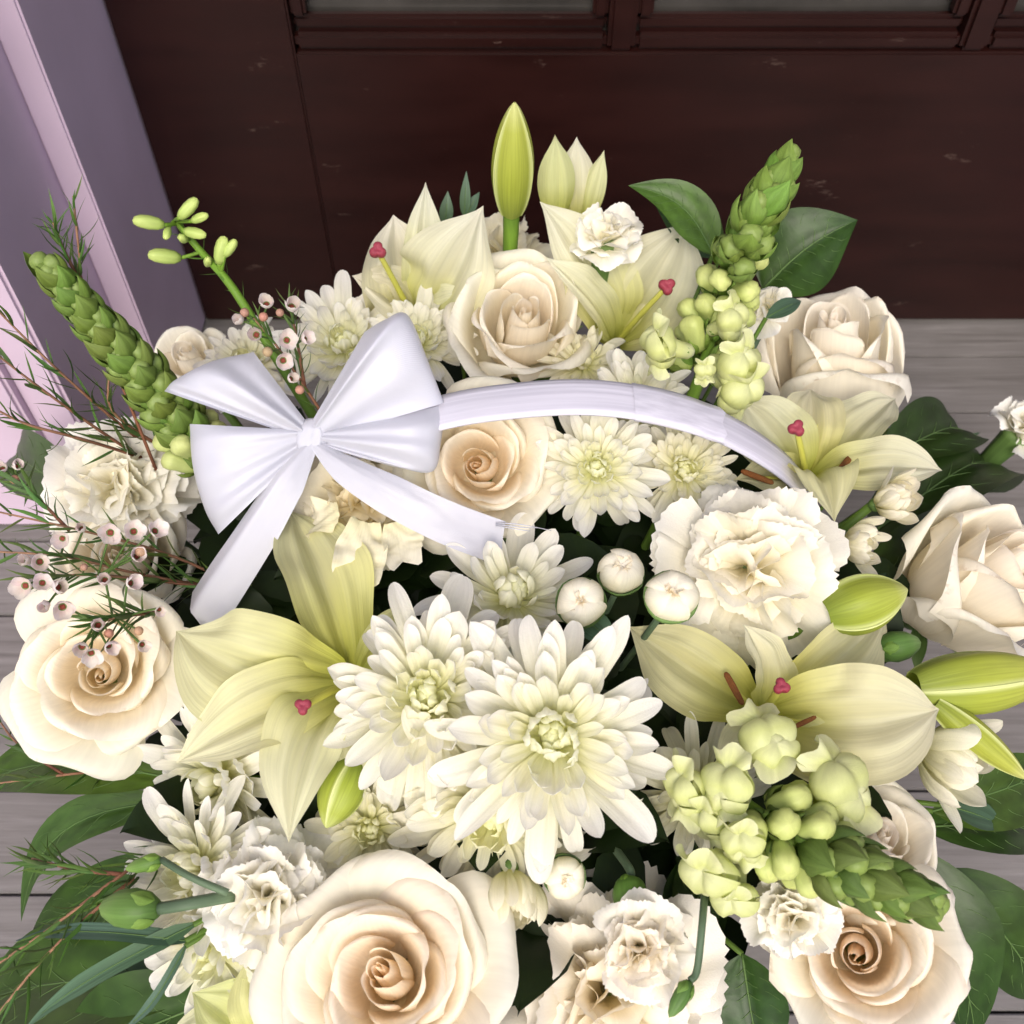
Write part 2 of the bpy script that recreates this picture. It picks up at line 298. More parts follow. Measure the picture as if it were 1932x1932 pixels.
def blade(name, P0, P1, w, mat, normal, prof='lily', arc=0.0, recurve=0.0, cup=0.15, groove=0.0, wave=0.0, wk=9.0, twist=0.0, origin=None,
          ns=14, nt=9, side=0.0, seed=0, tipw=0.0, ridge=0.0, crinkle=0.0):
    """a living blade from P0 to P1: arc bows it along its normal, recurve bends the end back, cup lifts the margins"""
    g = np.random.RandomState(seed)
    s = np.linspace(0, 1, ns)
    a, b = nparr(P0), nparr(P1); Ld = np.linalg.norm(b-a)
    N0 = nparr(normal.normalized()); T0 = (b-a)/Ld
    N0 = norm(N0 - T0*np.dot(N0, T0)); B0 = np.cross(T0, N0)
    C = a + (b-a)*s[:, None] + N0*(Ld*(arc*np.sin(PI*s) - recurve*s**3 + recurve*s))[:, None] + B0*(Ld*side*np.sin(PI*s))[:, None]
    T = norm(np.gradient(C, axis=0))
    B = norm(np.cross(T, N0)); N = np.cross(B, T)
    if twist:
        an = twist*s; c_, s_ = np.cos(an)[:, None], np.sin(an)[:, None]
        B, N = B*c_ + N*s_, N*c_ - B*s_
    if prof == 'lily':
        W = 0.20*(1-s) + np.sin(PI*np.clip(s, 0, 1)**1.05)**0.72
        W = W/ W.max()*np.clip(1-np.clip((s-0.62)/0.39, 0, 1)**2.6, 0.0, 1)**0.75
    elif prof == 'leaf':
        W = np.sin(PI*s**0.78)**0.92*(1-0.25*s**4); W = W/W.max(); W[0] = 0.05
    elif prof == 'oval':
        W = np.sqrt(np.clip(1-(2*s-1)**2, 0, 1))**0.9; W[0] = 0.1
    elif prof == 'strap':
        W = np.minimum(1, 0.55+s*1.2)*np.sqrt(np.clip(1-((s-0.7)/0.3)**2*(s > 0.7), 0.0, 1))
    elif prof == 'needle':
        W = np.clip(np.minimum(s*8+0.3, (1-s)*2.2), 0.05, 1)
    elif prof == 'ribbon':
        W = np.ones(ns)
    W = np.maximum(W, tipw)*w/2
    t = np.linspace(-1, 1, nt)
    tt = t[None, :]; Wm = W[:, None]
    ph = g.rand(4)*6.28
    z = cup*Wm*tt**2
    if groove: z = z - groove*Wm*np.exp(-(tt/0.16)**2) + 0.4*groove*Wm*np.exp(-((np.abs(tt)-0.42)/0.14)**2)
    if wave: z = z + wave*Wm*np.abs(tt)**1.6*(np.sin(wk*s[:, None]+ph[0]+(tt > 0)*ph[1]) + 0.5*np.sin(2.1*wk*s[:, None]+ph[2]))
    if crinkle: z = z + crinkle*Wm*np.sin(13*s[:, None]+4*tt+ph[3])*np.sin(5*tt+7*s[:, None]+ph[2])
    if ridge: z = z + ridge*Wm*np.cos(17*tt+0.6*np.sin(5*s[:, None]+ph[1]))*np.sin(PI*s[:, None])**0.5
    P = C[:, None, :] + B[:, None, :]*(tt*Wm)[..., None] + N[:, None, :]*z[..., None]
    if origin is not None: P = P - nparr(origin)
    return grid(name, P, mat)
def box(name, x0, x1, y0, y1, z0, z1, mat, bev=0.0, parent=None, origin=(0, 0, 0)):
    import bmesh
    bm = bmesh.new(); bmesh.ops.create_cube(bm, size=1)
    for v in bm.verts:
        v.co = Vector((x0 if v.co.x < 0 else x1, y0 if v.co.y < 0 else y1, z0 if v.co.z < 0 else z1)) - Vector(origin)
    if bev: bmesh.ops.bevel(bm, geom=bm.edges[:], offset=bev, segments=2, affect='EDGES')
    me = bpy.data.meshes.new(name); bm.to_mesh(me); bm.free(); me.materials.append(mat)
    if bev:
        for p in me.polygons: p.use_smooth = False
    o = obj(name, me, parent); o.location = Vector(origin); return o
def place(az, phi, base, scale, roll=0.0):
    """petal frame: +Y along the petal, +Z its inner face, leaning phi away from the flower axis"""
    y = Vector((math.sin(phi)*math.cos(az), math.sin(phi)*math.sin(az), math.cos(phi)))
    x = Vector((math.sin(az), -math.cos(az), 0)); z = x.cross(y)
    m = Matrix((x, y, z)).transposed() @ Matrix.Rotation(roll, 3, 'Y')
    sx, sy, sz = scale if isinstance(scale, tuple) else (scale,)*3
    return Matrix.Translation(base) @ m.to_4x4() @ Matrix.Diagonal((sx, sy, sz, 1))

# ------------------------------------------------------------------ setting: deck
DOOR_Y = 0.856
deck = bpy.data.objects.new('deck', None); COL.objects.link(deck); deck['kind'] = 'structure'
BW = 0.082; yb = DOOR_Y + 0.03; k = 0
bevmesh = None
while yb > -1.6:
    xo = -1.9
    o = box('board', -3.2, 3.2, -BW/2+0.0011, BW/2-0.0011, -0.02, 0, M['wood'], 0.0012, deck)
    o.location = ((k*0.73) % 0.6-0.3, yb-BW/2, 0); yb -= BW; k += 1
o = box('subfloor', -3, 3, -3, DOOR_Y+0.1, -0.06, -0.024, M['foam'], 0, None); o['kind'] = 'structure'

# ------------------------------------------------------------------ door
door = thing('door', 'dark brown painted panelled door with small glass panes behind the flowers', 'door', Vector((0.1, DOOR_Y, 0)))
def dpart(name, x0, x1, y0, y1, z0, z1, mat, bev=0.002):
    return box(name, x0, x1, y0, y1, z0, z1, mat, bev, door, (0, 0, 0))
door.location = (0, 0, 0)
x_l, x_r = -0.343, 0.62
zr = 0.330                     # top of the bottom rail
XS = [(-0.190, 0.083), (0.107, 0.391), (0.415, 0.60)]
dpart('bottom_rail', XS[0][0]+0.0004, XS[2][1]-0.0004, DOOR_Y+0.0012, DOOR_Y+0.04, 0.004, zr-0.012, M['door'])
dpart('stile', x_l, XS[0][0], DOOR_Y+0.0006, DOOR_Y+0.041, 0.004, 2.0, M['door'])
dpart('muntin', XS[0][1], XS[1][0], DOOR_Y+0.0006, DOOR_Y+0.041, zr-0.0115, 1.9, M['door'], 0.004)
dpart('muntin', XS[1][1], XS[2][0], DOOR_Y+0.0006, DOOR_Y+0.041, zr-0.0115, 1.9, M['door'], 0.004)
dpart('stile', XS[2][1], x_r, DOOR_Y+0.0006, DOOR_Y+0.041, 0.004, 2.0, M['door'])
for (a, b_) in XS:
    p = dpart('glass_pane', a, b_, DOOR_Y+0.022, DOOR_Y+0.028, zr-0.0115, 1.9, M['glass'], 0)
    dpart('lower_bead', a+0.0004, b_-0.0004, DOOR_Y+0.003, DOOR_Y+0.020, zr-0.0113, zr+0.004, M['door'], 0.004)
    dpart('inner_bead', a+0.0008, b_-0.0008, DOOR_Y+0.011, DOOR_Y+0.0215, zr+0.0042, zr+0.016, M['door'], 0.003)
    dpart('side_bead', a+0.0006, a+0.014, DOOR_Y+0.006, DOOR_Y+0.0212, zr+0.0163, 1.9, M['door'], 0.003)
    dpart('side_bead', b_-0.014, b_-0.0006, DOOR_Y+0.006, DOOR_Y+0.0212, zr+0.0163, 1.9, M['door'], 0.003)

# ------------------------------------------------------------------ door frame: stepped lavender jambs
fr = thing('door_frame', 'lavender painted stepped door frame left of the dark door', 'door frame', Vector((0, 0, 0)))
def fpart(name, x0, x1, y0, y1, z1=2.3, z0=0.002, bev=0.002): return box(name, x0, x1, y0, y1, z0, z1, M['frame'], bev, fr)
fpart('inner_jamb', -0.3685, -0.345, 0.710, DOOR_Y+0.06)
fpart('middle_jamb', -0.398, -0.3687, 0.579, DOOR_Y+0.06, bev=0.003)
fpart('outer_jamb', -0.408, -0.3982, 0.584, DOOR_Y+0.06, bev=0.001)
fpart('facing_board', -3.0, -0.4082, 0.574, DOOR_Y+0.06, bev=0.003)
fpart('inner_jamb', 0.622, 0.645, 0.710, DOOR_Y+0.06)
fpart('middle_jamb', 0.6452, 0.68, 0.579, DOOR_Y+0.06)
fpart('facing_board', 0.6802, 3.0, 0.574, DOOR_Y+0.06)
fpart('head', -3.0, 3.0, 0.572, DOOR_Y+0.06, 2.9, 2.302)
fpart('backing', -3.0, 3.0, DOOR_Y+0.065, DOOR_Y+0.09, 2.9)

# ------------------------------------------------------------------ basket, handle, foam, greenery between the stems
BC = Vector((0.0, 0.29, 0.0))
bk = thing('basket', 'white basket under the flowers with a ribbon wrapped arched handle', 'basket', BC)
prof = [(0.0, 0.004), (0.13, 0.004), (0.135, 0.01), (0.15, 0.06), (0.163, 0.12), (0.17, 0.17), (0.174, 0.178), (0.168, 0.18), (0.16, 0.165), (0.145, 0.08), (0.12, 0.02), (0.0, 0.02)]
obj('bowl', lathe('basket_bowl', prof, M['basket'], 48, lambda a, s: 1+0.012*np.cos(24*a)*(0.2 < s < 0.6)), bk)
for k in range(7):
    z = 0.022+k*0.022; r = 0.139+0.2*z
    pts = [(r*math.cos(a), r*math.sin(a), z+0.003*math.sin(a*24+k*PI)) for a in np.linspace(0, 2*PI, 49)]
    obj('weave_band', tube('weave_band', pts, 0.006, 0.006, M['basket'], 97, 6), bk)
obj('foam_block', lathe('foam_block', [(0, 0.03), (0.13, 0.03), (0.148, 0.16), (0.12, 0.205), (0, 0.22)], M['foam'], 24), bk)
HY = 0.377
hp = [Py(x, y, HY) for x, y in ((505, 1010), (530, 950), (590, 888), (690, 828), (830, 779), (960, 757), (1100, 749), (1230, 764), (1340, 797), (1440, 851), (1510, 912), (1548, 985), (1556, 1060))]
Hc = catmull(hp, 60); Ht = norm(np.gradient(Hc, axis=0))
hw, ht = 0.0128, 0.0018
yv = np.array([0, -1.0, 0.0]); Hn = norm(np.cross(Ht, np.array([0, 1.0, 0])))
Hn = Hn*np.sign(Hn[:, 2:3]+1e-6)
yd = np.array([0.0, -0.97, 0.25])
sec = [(-1, -0.3), (-0.96, 0.5), (-0.6, 0.85), (0, 1.0), (0.6, 0.85), (0.96, 0.5), (1, -0.3), (0.6, -1), (-0.6, -1)]
HP = np.array([[Hc[i] + yv*hw*a + Hn[i]*ht*b for a, b in sec] for i in range(60)])
obj('handle', grid('handle', HP - nparr(BC), M['handle'], wrap=True), bk)
# the wrapping shows as overlapping turns of ribbon: one frayed lap end
i0 = 39
LP = np.array([[Hc[i] + yv*(hw+0.0006)*a + Hn[i]*(ht+0.0007)*b for a, b in sec] for i in range(33, 41)])
LP[-1, :, 0] += np.array([0.0, 0.002, 0.004, 0.001, 0.003, 0.0, 0.003, 0, 0])
obj('ribbon_lap', grid('ribbon_lap', LP - nparr(BC), M['handle'], wrap=True), bk)

def filler():
    """greenery massed between the stems, coloured dark to stand in for deep shade"""
    g = random.Random(5); V = []; F = []; UVs = []
    for k in range(900):
        a = g.random()*2*PI; q = math.sqrt(g.random())*0.80
        x = 0.0+0.245*q*math.cos(a); y = 0.325+0.27*q*math.sin(a); z = dome(x, y)-0.045-0.10*g.random()**1.2
        L = 0.03+0.035*g.random(); w = L*0.36; b = g.random()*2*PI; e = R_(g.uniform(-30, 45))
        d = Vector((math.cos(b)*math.cos(e), math.sin(b)*math.cos(e), math.sin(e))); s_ = Vector((-math.sin(b), math.cos(b), g.uniform(-0.4, 0.4))).normalized(); n_ = d.cross(s_)
        i = len(V)
        for u, wv, h in ((0, 0.05, 0), (0.18, 0.62, 0.06), (0.42, 0.95, 0.11), (0.66, 0.80, 0.12), (0.86, 0.42, 0.08), (1, 0.02, 0)):
            c = Vector((x, y, z)) + d*L*u + n_*h*L
            V += [c - s_*w*wv/1 + n_*L*0.05, c, c + s_*w*wv + n_*L*0.05]
        for r in range(5):
            for c in range(2):
                F.append((i+3*r+c, i+3*r+c+1, i+3*r+c+4, i+3*r+c+3))
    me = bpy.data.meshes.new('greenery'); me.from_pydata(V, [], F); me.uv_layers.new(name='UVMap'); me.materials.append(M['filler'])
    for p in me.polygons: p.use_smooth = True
    o = obj('greenery', me, color=(0.26, 0.30, 0.28)); o['kind'] = 'stuff'; o['label'] = 'green leaves massed between the flower stems, darkened in colour for the shade of the gaps'; o['category'] = 'greenery'  # object colour darkens the leaves so the gaps between blooms look shaded
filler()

def stem_to(t, base, mat='stem', r=0.0028, down=None):
    """stem from a bloom down into the foam, in world space under a possibly rotated thing"""
    f = BC + Vector(((base.x-BC.x)*0.35, (base.y-BC.y)*0.35, 0.17))
    mid = (base*0.6 + f*0.4) + Vector((0, 0, -0.012))
    me = tube('stem', [base, mid, f], r, r*1.1, M[mat], 8, 7)
    o = obj('stem', me, t); o.matrix_basis = t.matrix_basis.inverted(); return o

# ------------------------------------------------------------------ chrysanthemum
def mum_petal_mesh(bend0, bend1, w, cup, seed, pt=0.0):
    g = np.random.RandomState(seed); ns, nt = 15, 9
    s = 1-(1-np.linspace(0, 1, ns))**1.55; th = bend0 + (bend1-bend0)*s**1.6
    ds = np.diff(s)
    y = np.concatenate([[0], np.cumsum(np.cos((th[1:]+th[:-1])/2)*ds)]); z = np.concatenate([[0], np.cumsum(np.sin((th[1:]+th[:-1])/2)*ds)])
    k = np.clip((s-0.72)/0.28, 0, 1)
    W = w*(0.34+0.66*np.clip(s/0.5, 0, 1)**0.8)*np.clip(1-k**(2.3-pt*.45), 0.0005, 1)**(0.5+0.12*pt)
    t = np.linspace(-1, 1, nt)[None]; Wm = W[:, None]
    h = cup*Wm*t**2 - 0.16*Wm*np.cos(t*2.2*PI)*np.sin(PI*s)[:, None] + 0.05*w*np.sin(6*s[:, None]+g.rand()*6)*t
    ny, nz = -np.sin(th)[:, None], np.cos(th)[:, None]
    side = 0.09*math.sin(seed*2.3)*np.sin(PI*s/2)[:, None]**2
    X = t*Wm + side; Y = y[:, None] + ny*h; Z = z[:, None] + nz*h
    return grid('mum_petal', np.stack([X, Y, Z], -1), M['mum'])
MP = {}
for nm, (b0, b1, w, cup, pt) in {'hook': (0.1, 2.6, 0.20, 0.75, 0), 'curl': (-0.1, 1.6, 0.185, 0.7, 0), 'mid': (-0.15, 0.85, 0.145, 0.6, 0), 'out': (-0.12, 0.34, 0.117, 0.65, 0.9), 'flat': (0.18, -0.18, 0.105, 0.6, 1.2), 'droop': (0.22, -0.85, 0.098, 0.5, 1.5), 'claw': (-0.35, 1.25, 0.13, 0.8, 0)}.items():
    MP[nm] = [mum_petal_mesh(b0+0.16*math.sin(i*2), b1+0.32*math.cos(i*3), w*(1+0.14*math.sin(i*5)), cup*(1+.3*math.sin(i*4)), 31*i+len(nm), pt*(0.7+.3*math.cos(i*7))) for i in range(7)]
mum_calyx = lathe('mum_calyx', [(0.0, -0.16), (0.1, -0.15), (0.17, -0.08), (0.2, 0.0), (0.16, 0.06), (0, 0.08)], M['calyx'], 14)
disc_mesh = lathe('mum_disc', [(0.0, 0.17), (0.06, 0.165), (0.12, 0.13), (0.15, 0.06), (0.14, 0.0)], M['mum'], 14)
def mum(label, px, py, rpx, off, axis, seed=1, N=84, phimax=97, kind='open', tint=(1, 1, 1), group='white chrysanthemum blooms', stem=True, warm=0.0):
    g = random.Random(seed); p = Pd(px, py, off); A = ax(p, *axis); Rm = pxm(p, rpx)
    t = thing('chrysanthemum', label, 'chrysanthemum', p, group, frame_z(A, g.random()*6))
    obj('calyx', mum_calyx, t, Matrix.Scale(Rm, 4) @ Matrix.Diagonal((0.75, 0.75, 1, 1)))
    if kind == 'claw':                                     # half open: petals gathered forward like a fist
        for i in range(N):
            u = (i+0.5)/N; az = i*2.39996+g.uniform(-.12, .12); phi = R_(8+phimax*u**0.7+g.uniform(-5, 5)); L = Rm*g.uniform(0.86, 1.08)*(0.82+0.2*u)
            me = MP['claw' if u < 0.8 or g.random() < .5 else 'out'][g.randrange(7)]
            b = Vector((0.13*Rm*u**.5*math.cos(az), 0.13*Rm*u**.5*math.sin(az), 0.04*Rm))
            obj('petal', me, t, place(az, phi, b, (L*g.uniform(1.25, 1.5), L, L), g.uniform(-.2, .2)), tuple(c*x for c, x in zip(tint, (1, 1, 0.95-0.05*warm))))
    else:
        obj('disc', disc_mesh, t, Matrix.Scale(Rm, 4), (0.95, 0.95, 0.7))
        nb = int(N*(0.34 if kind == 'ball' else 0.0))
        for i in range(N):
            u = (i+0.6)/N; az = i*2.39996+g.uniform(-.14, .14)
            if kind == 'ball' and i < nb:                  # tight incurved ball in the middle
                v = (i+0.5)/nb; phi = R_(4+62*v**0.75); L = Rm*(0.26+0.22*v); me = MP['hook'][g.randrange(7)]; sx = 1.05
            else:
                if kind == 'ball': u = 0.30+0.7*(i-nb)/(N-nb)
                phi = R_(3+phimax*u**0.60+g.uniform(-5, 5)+(g.uniform(-9, 7) if u > .6 else 0)); L = Rm*(0.17+0.87*u**1.05)*(g.uniform(0.92, 1.06) if u < .6 else g.uniform(0.74, 1.14))
                if u < 0.16: me = MP['hook'][g.randrange(7)]; sx = 1.0
                elif u < 0.34: me = MP['curl'][g.randrange(7)]; sx = 1.0
                elif u < 0.60: me = MP['mid'][g.randrange(7)]; sx = 1.02
                elif u < 0.84: me = MP['out' if g.random() < .8 else 'mid'][g.randrange(7)]; sx = 1.05
                else: me = MP[g.choice(['out', 'flat', 'flat', 'droop'])][g.randrange(7)]; sx = g.uniform(1.0, 1.2)
            b = Vector((0.135*Rm*min(1, u*2.2)*math.cos(az), 0.135*Rm*min(1, u*2.2)*math.sin(az), Rm*(0.12-0.10*u)))
            ce = max(0.0, 1-u*2.2)
            c = (1-0.06*ce, 1-0.03*ce, 1-0.42*ce)
            obj('petal', me, t, place(az, phi, b, (L*sx*g.uniform(.9, 1.1), L, L), g.uniform(-.22, .22)), tuple(a*b_ for a, b_ in zip(c, tint)))
    if stem: stem_to(t, p - A*Rm*0.12)
    return t

# ------------------------------------------------------------------ rose
def rose_petals(t, g, Rm, Hh, N, open_, peach, ivory, green, lipk, outer, core, mat, zoff=0.0, frill=0.0):
    ns, nt = 19, 21
    s = np.linspace(0, 1, ns)[:, None]; tq = np.linspace(-1, 1, nt)[None]
    az = g.random()*6.28; lz = g.random()*6.28
    for i in range(N):
        k = i/(N-1); az += 2.39996*g.uniform(.82, 1.18)
        out = max(0.0, (i-(N-1-outer))/outer)
        cr = i < core
        body = Rm*(0.03 + (0.70-0.24*open_)*k**0.86)
        rim_r = body*(1.02+0.06*k) + open_*Rm*(0.40*k**1.5 + 0.13*out*g.uniform(.5, 1.1))
        if cr: rim_r = body*(0.48+0.50*i/core)                # the heart closes over itself
        h = Hh*(1.05 - 0.17*k - 0.18*out*open_)*g.uniform(.94 if not cr else .97, 1.035 if not cr else 1.02)
        w0 = R_(104-26*i/core if cr else 92-34*k**0.7)*g.uniform(.88, 1.12)
        lam = R_((10+60*k) if cr else (35+95*k+45*out)*lipk*g.uniform(.55, 1.2))
        rho = Rm*(0.012+0.075*k)
        ph = g.random()*6.28; sk = g.uniform(-.30, .30)
        at = np.abs(tq)
        point = 0.035*(1-np.clip(at/0.35, 0, 1))**1.3*k           # the little pointed tip of a lip
        edge = (1-np.clip(at, 0, 0.999)**(3.0 if cr else 2.5))**(0.35 if cr else 0.5)
        rim = 0.60 + 0.40*edge + sk*0.16*tq*k*(1-.6*out) + point + 0.02*np.sin(4*tq+ph)*k
        if frill: rim = rim + frill*(np.abs(((tq*6+ph) % 1)-0.5)-0.25)
        hh = h*rim
        sb = np.clip(s/0.84, 0, 1)
        r0 = Rm*0.10*(0.4+0.6*k)
        b0, b1, b2, b3 = (1-sb)**3, 3*sb*(1-sb)**2, 3*sb**2*(1-sb), sb**3
        p2 = body*1.04 + 0.16*(rim_r-body)
        rr = b0*r0 + b1*body*1.35 + b2*p2 + b3*rim_r
        zz = b1*0.12*hh + b2*0.62*hh + b3*hh
        a0 = np.arctan2(hh*0.38, rim_r-p2)
        sl = np.clip((s-0.84)/0.16, 0, 1)
        lamt = lam*(0.30+0.85*np.sin(np.clip(at*1.5, 0, 1)*PI/2)**1.5)*(1+0.35*np.sin(1.7*tq+ph))
        an = a0 - lamt*sl; ra = rho/np.maximum(0.30, lamt)*1.5
        rr = rr + ra*(np.sin(a0)-np.sin(an)); zz = zz + ra*(np.cos(an)-np.cos(a0))
        W = w0*(1.0 if cr else 1.14)*(0.30+0.70*np.sin(np.clip(s*1.5, 0, 1)*PI/2)**0.8)*(1-(0.1 if cr else 0.42)*np.clip((s-0.5)/0.5, 0, 1)**2.2)
        th = az + W*tq
        spir = (0.15-0.10*out if not cr else 0.22)*tq*np.clip(s*1.4, 0, 1)      # one edge tucks under its neighbour, the other lies over
        # broad petals are flatter than a true ring: chord-like middle, so rims read as angled folds
        flat = 1 - 0.10*k*(1-at**1.5)*np.clip(s*1.2, 0, 1)*(0 if cr else 1)
        rr = rr*(1+spir)*flat + Rm*0.022*k*np.sin(3.3*tq+2*s+ph) + Rm*0.014*np.sin(7*tq+ph*2)*k*s**3
        lean = 0.13*(1-k)**2*(zz/Hh)**2*Rm*open_
        P = np.stack([rr*np.cos(th)+lean*math.cos(lz), rr*np.sin(th)+lean*math.sin(lz), zz+zoff+0*th], -1)
        kk = k**0.75; c = [a*(1-kk)+b*kk for a, b in zip(peach, ivory)]
        if out > 0.35: c = [a*0.45+b*0.55 for a, b in zip(c, green)]
        obj('petal', grid('rose_petal', P, mat), t, None, tuple(x*g.uniform(.985, 1.0) for x in c))

def rose(label, px, py, rpx, off, axis, seed=1, N=20, open_=1.0, tall=1.0, peach=(0.99, 0.84, 0.68), ivory=(1.0, 0.968, 0.885), green=(0.985, 0.99, 0.900), group='cream roses', roll=0.0, stem=True, lipk=1.0, outer=5, core=8):
    """a spiral of cupped petals: a tight core, then broad petals whose lips roll back to a point"""
    g = random.Random(seed); p = Pd(px, py, off); A = ax(p, *axis); Rm = pxm(p, rpx); Hh = Rm*0.92*tall
    base = p - A*Hh*0.86
    t = thing('rose', label, 'rose', base, group, frame_z(A, roll))
    rose_petals(t, g, Rm, Hh, N, open_, peach, ivory, green, lipk, outer, core, M['rose'])
    obj('calyx', lathe('rose_calyx', [(0, -0.30), (0.10, -0.29), (0.17, -0.18), (0.15, -0.08), (0.22, 0.02), (0, 0.05)], M['calyx'], 14), t, Matrix.Scale(Rm, 4))
    for q in range(5):
        a = q*2*PI/5
        obj('sepal', ROSE_SEPAL, t, place(a, R_(85), Vector((0.15*Rm*math.cos(a), 0.15*Rm*math.sin(a), -0.02*Rm)), Rm*0.75))
    if stem: stem_to(t, base - A*Rm*0.25, r=0.0034)
    return t
ROSE_SEPAL = blade('sepal', Vector((0, 0, 0)), Vector((0, 1, 0)), 0.3, M['calyx'], Vector((0, 0, 1)), 'leaf', arc=-0.08, cup=0.3, ns=8, nt=5)

# ------------------------------------------------------------------ carnation
def carn_petal_mesh(seed, amp, A0=0.85, teeth=0.05):
    g = np.random.RandomState(seed); ns, nt = 13, 37
    s = np.linspace(0, 1, ns)[:, None]; t = np.linspace(-1, 1, nt)[None]
    ph = g.rand(8)*6.28; f1 = 2.6+g.rand()*1.2; f2 = 5.2+g.rand()*2
    rimt = 1 + teeth*(np.abs(((t*8+ph[0]) % 1)-0.5)*2-0.5)*s**7 + 0.07*np.sin(2.5*t+ph[1])*s**3 - 0.20*np.abs(t)**3*s
    rho = s*rimt; an = t*A0*np.clip(0.22+1.0*s, 0, 1)
    X = rho*np.sin(an); Y = rho*np.cos(an)
    env = s**1.8
    Z = amp*env*(np.sin(f1*t+ph[2]+0.8*s) + 0.55*np.sin(f2*t+ph[3]+1.5*s) + 0.12*np.sin(13*t+ph[4])*s) + 0.20*s**2 - 0.10*s**3*np.abs(t)
    X = X + 0.35*amp*env*np.cos(f1*t+ph[2])
    # the rim rolls back
    k = np.clip((s-0.72)/0.28, 0, 1)**1.6*(0.5+0.5*np.sin(1.9*t+ph[5]))
    Y = Y*(1-0.10*k); Z = Z - 0.16*k
    return grid('carnation_petal', np.stack([X, Y, Z], -1), M['carnation'])
CP_in = [carn_petal_mesh(200+i, 0.15, 0.95) for i in range(8)]
CP_out = [carn_petal_mesh(300+i, 0.13, 0.80) for i in range(6)]
carn_calyx = lathe('carnation_calyx', [(0.0, -1.05), (0.13, -1.03), (0.19, -0.9), (0.22, -0.5), (0.25, -0.15), (0.29, 0.0), (0.2, 0.02), (0, 0.0)], M['calyx'], 16, lambda a, s: 1+0.05*np.cos(5*a)*s)
def carnation(label, px, py, rpx, off, axis, seed=1, N=40, phimax=96, tint=(1, 1, 1), centre=(1.0, 0.985, 0.93), group='white carnations', stem=True, calyx=1.0, name='carnation', at=None):
    g = random.Random(seed); p = at or Pd(px, py, off); A = ax(p, *axis); Rm = pxm(p, rpx)
    base = p - A*Rm*0.55
    t = thing(name, label, 'carnation', base, group, frame_z(A, g.random()*6))
    for i in range(N):
        u = (i+0.5)/N; az = i*2.39996+g.uniform(-.4, .4); phi = R_(4+phimax*u**0.72+(g.uniform(-8, 8) if u < .6 else g.uniform(-16, 14)))
        L = Rm*(0.78+0.30*u)*(g.uniform(.88, 1.06) if u < .6 else g.uniform(.72, 1.14))
        inn = u < 0.72
        me = (CP_in if inn else CP_out)[g.randrange(8 if inn else 6)]
        roll = g.uniform(-.75, .75) if inn else g.uniform(-.5, .5)
        wq = g.uniform(.62, .85) if inn else g.uniform(.85, 1.1)
        c = [a*(1-u)+1*u for a in centre]
        obj('petal', me, t, place(az, phi, Vector((0, 0, -0.05*Rm)), (L*wq, L, L*g.uniform(.9, 1.4)), roll), tuple(a*b for a, b in zip(c, tint)))
    if calyx: obj('calyx', carn_calyx, t, Matrix.Scale(Rm*0.75*calyx, 4))
    if stem: stem_to(t, base - A*Rm*0.7*max(.3, calyx), 'greystem', 0.0022)
    return t
def carn_bud(label, px, py, rpx, off, axis, seed=1, green=0.6):
    """small round bud: ribbed green cup, tight white petals rolled in its mouth"""
    g = random.Random(seed); p = Pd(px, py, off); A = ax(p, *axis); Rm = pxm(p, rpx)
    t = thing('carnation_bud', label, 'flower bud', p - A*Rm*0.8, 'small white carnation buds', frame_z(A, g.random()*6))
    obj('cup', lathe('bud_cup', [(0, -1.1), (0.35, -1.08), (0.62, -0.85), (0.9, -0.3), (1.02, 0.25), (1.0, green), (0.9, green+0.03), (0.8, 0.2), (0, 0)], M['calyx'], 20, lambda a, s: 1+0.03*np.cos(5*a)*s), t, Matrix.Diagonal((Rm*0.98, Rm*0.98, Rm*0.86, 1)))
    pf = [(0.72, -0.35), (0.93, 0.0), (1.0, 0.3), (0.99, 0.55), (0.92, 0.78), (0.80, 0.95), (0.64, 1.05), (0.46, 1.09), (0.28, 1.06), (0.12, 0.99), (0.0, 0.95)]
    for j in range(5):                                     # overlapping petals wrapped into a ball
        tt = np.linspace(-1, 1, 13); P = []
        for q, (r, z) in enumerate(pf):
            sq = q/(len(pf)-1); an = j*2*PI/5 + tt*R_(62)*(1-0.25*sq) + 0.9*sq
            rr = r*(0.97 + 0.075*tt + 0.045*np.sin(4*tt+j*2+5*sq)); zz = z + 0.03*np.sin(4*tt+j) - 0.05*np.abs(tt)**3
            P.append(np.stack([rr*np.cos(an), rr*np.sin(an), zz], -1))
        obj('petal', grid('bud_petal', np.array(P)*Rm*0.93, M['carnation']), t, None, (1, 0.985, 0.94))
    for i in range(9):
        L = Rm*g.uniform(.55, .78); az = i*0.8+g.uniform(-.3, .3)
        obj('petal', CP_in[g.randrange(8)], t, place(az, R_(g.uniform(12, 62)), Vector((0, 0, 0.50*Rm)), (L*.6, L, L), g.uniform(-.6, .6)), (1, 0.93, 0.80))
    stem_to(t, p - A*Rm*1.7, 'greystem', 0.0018)
    return t

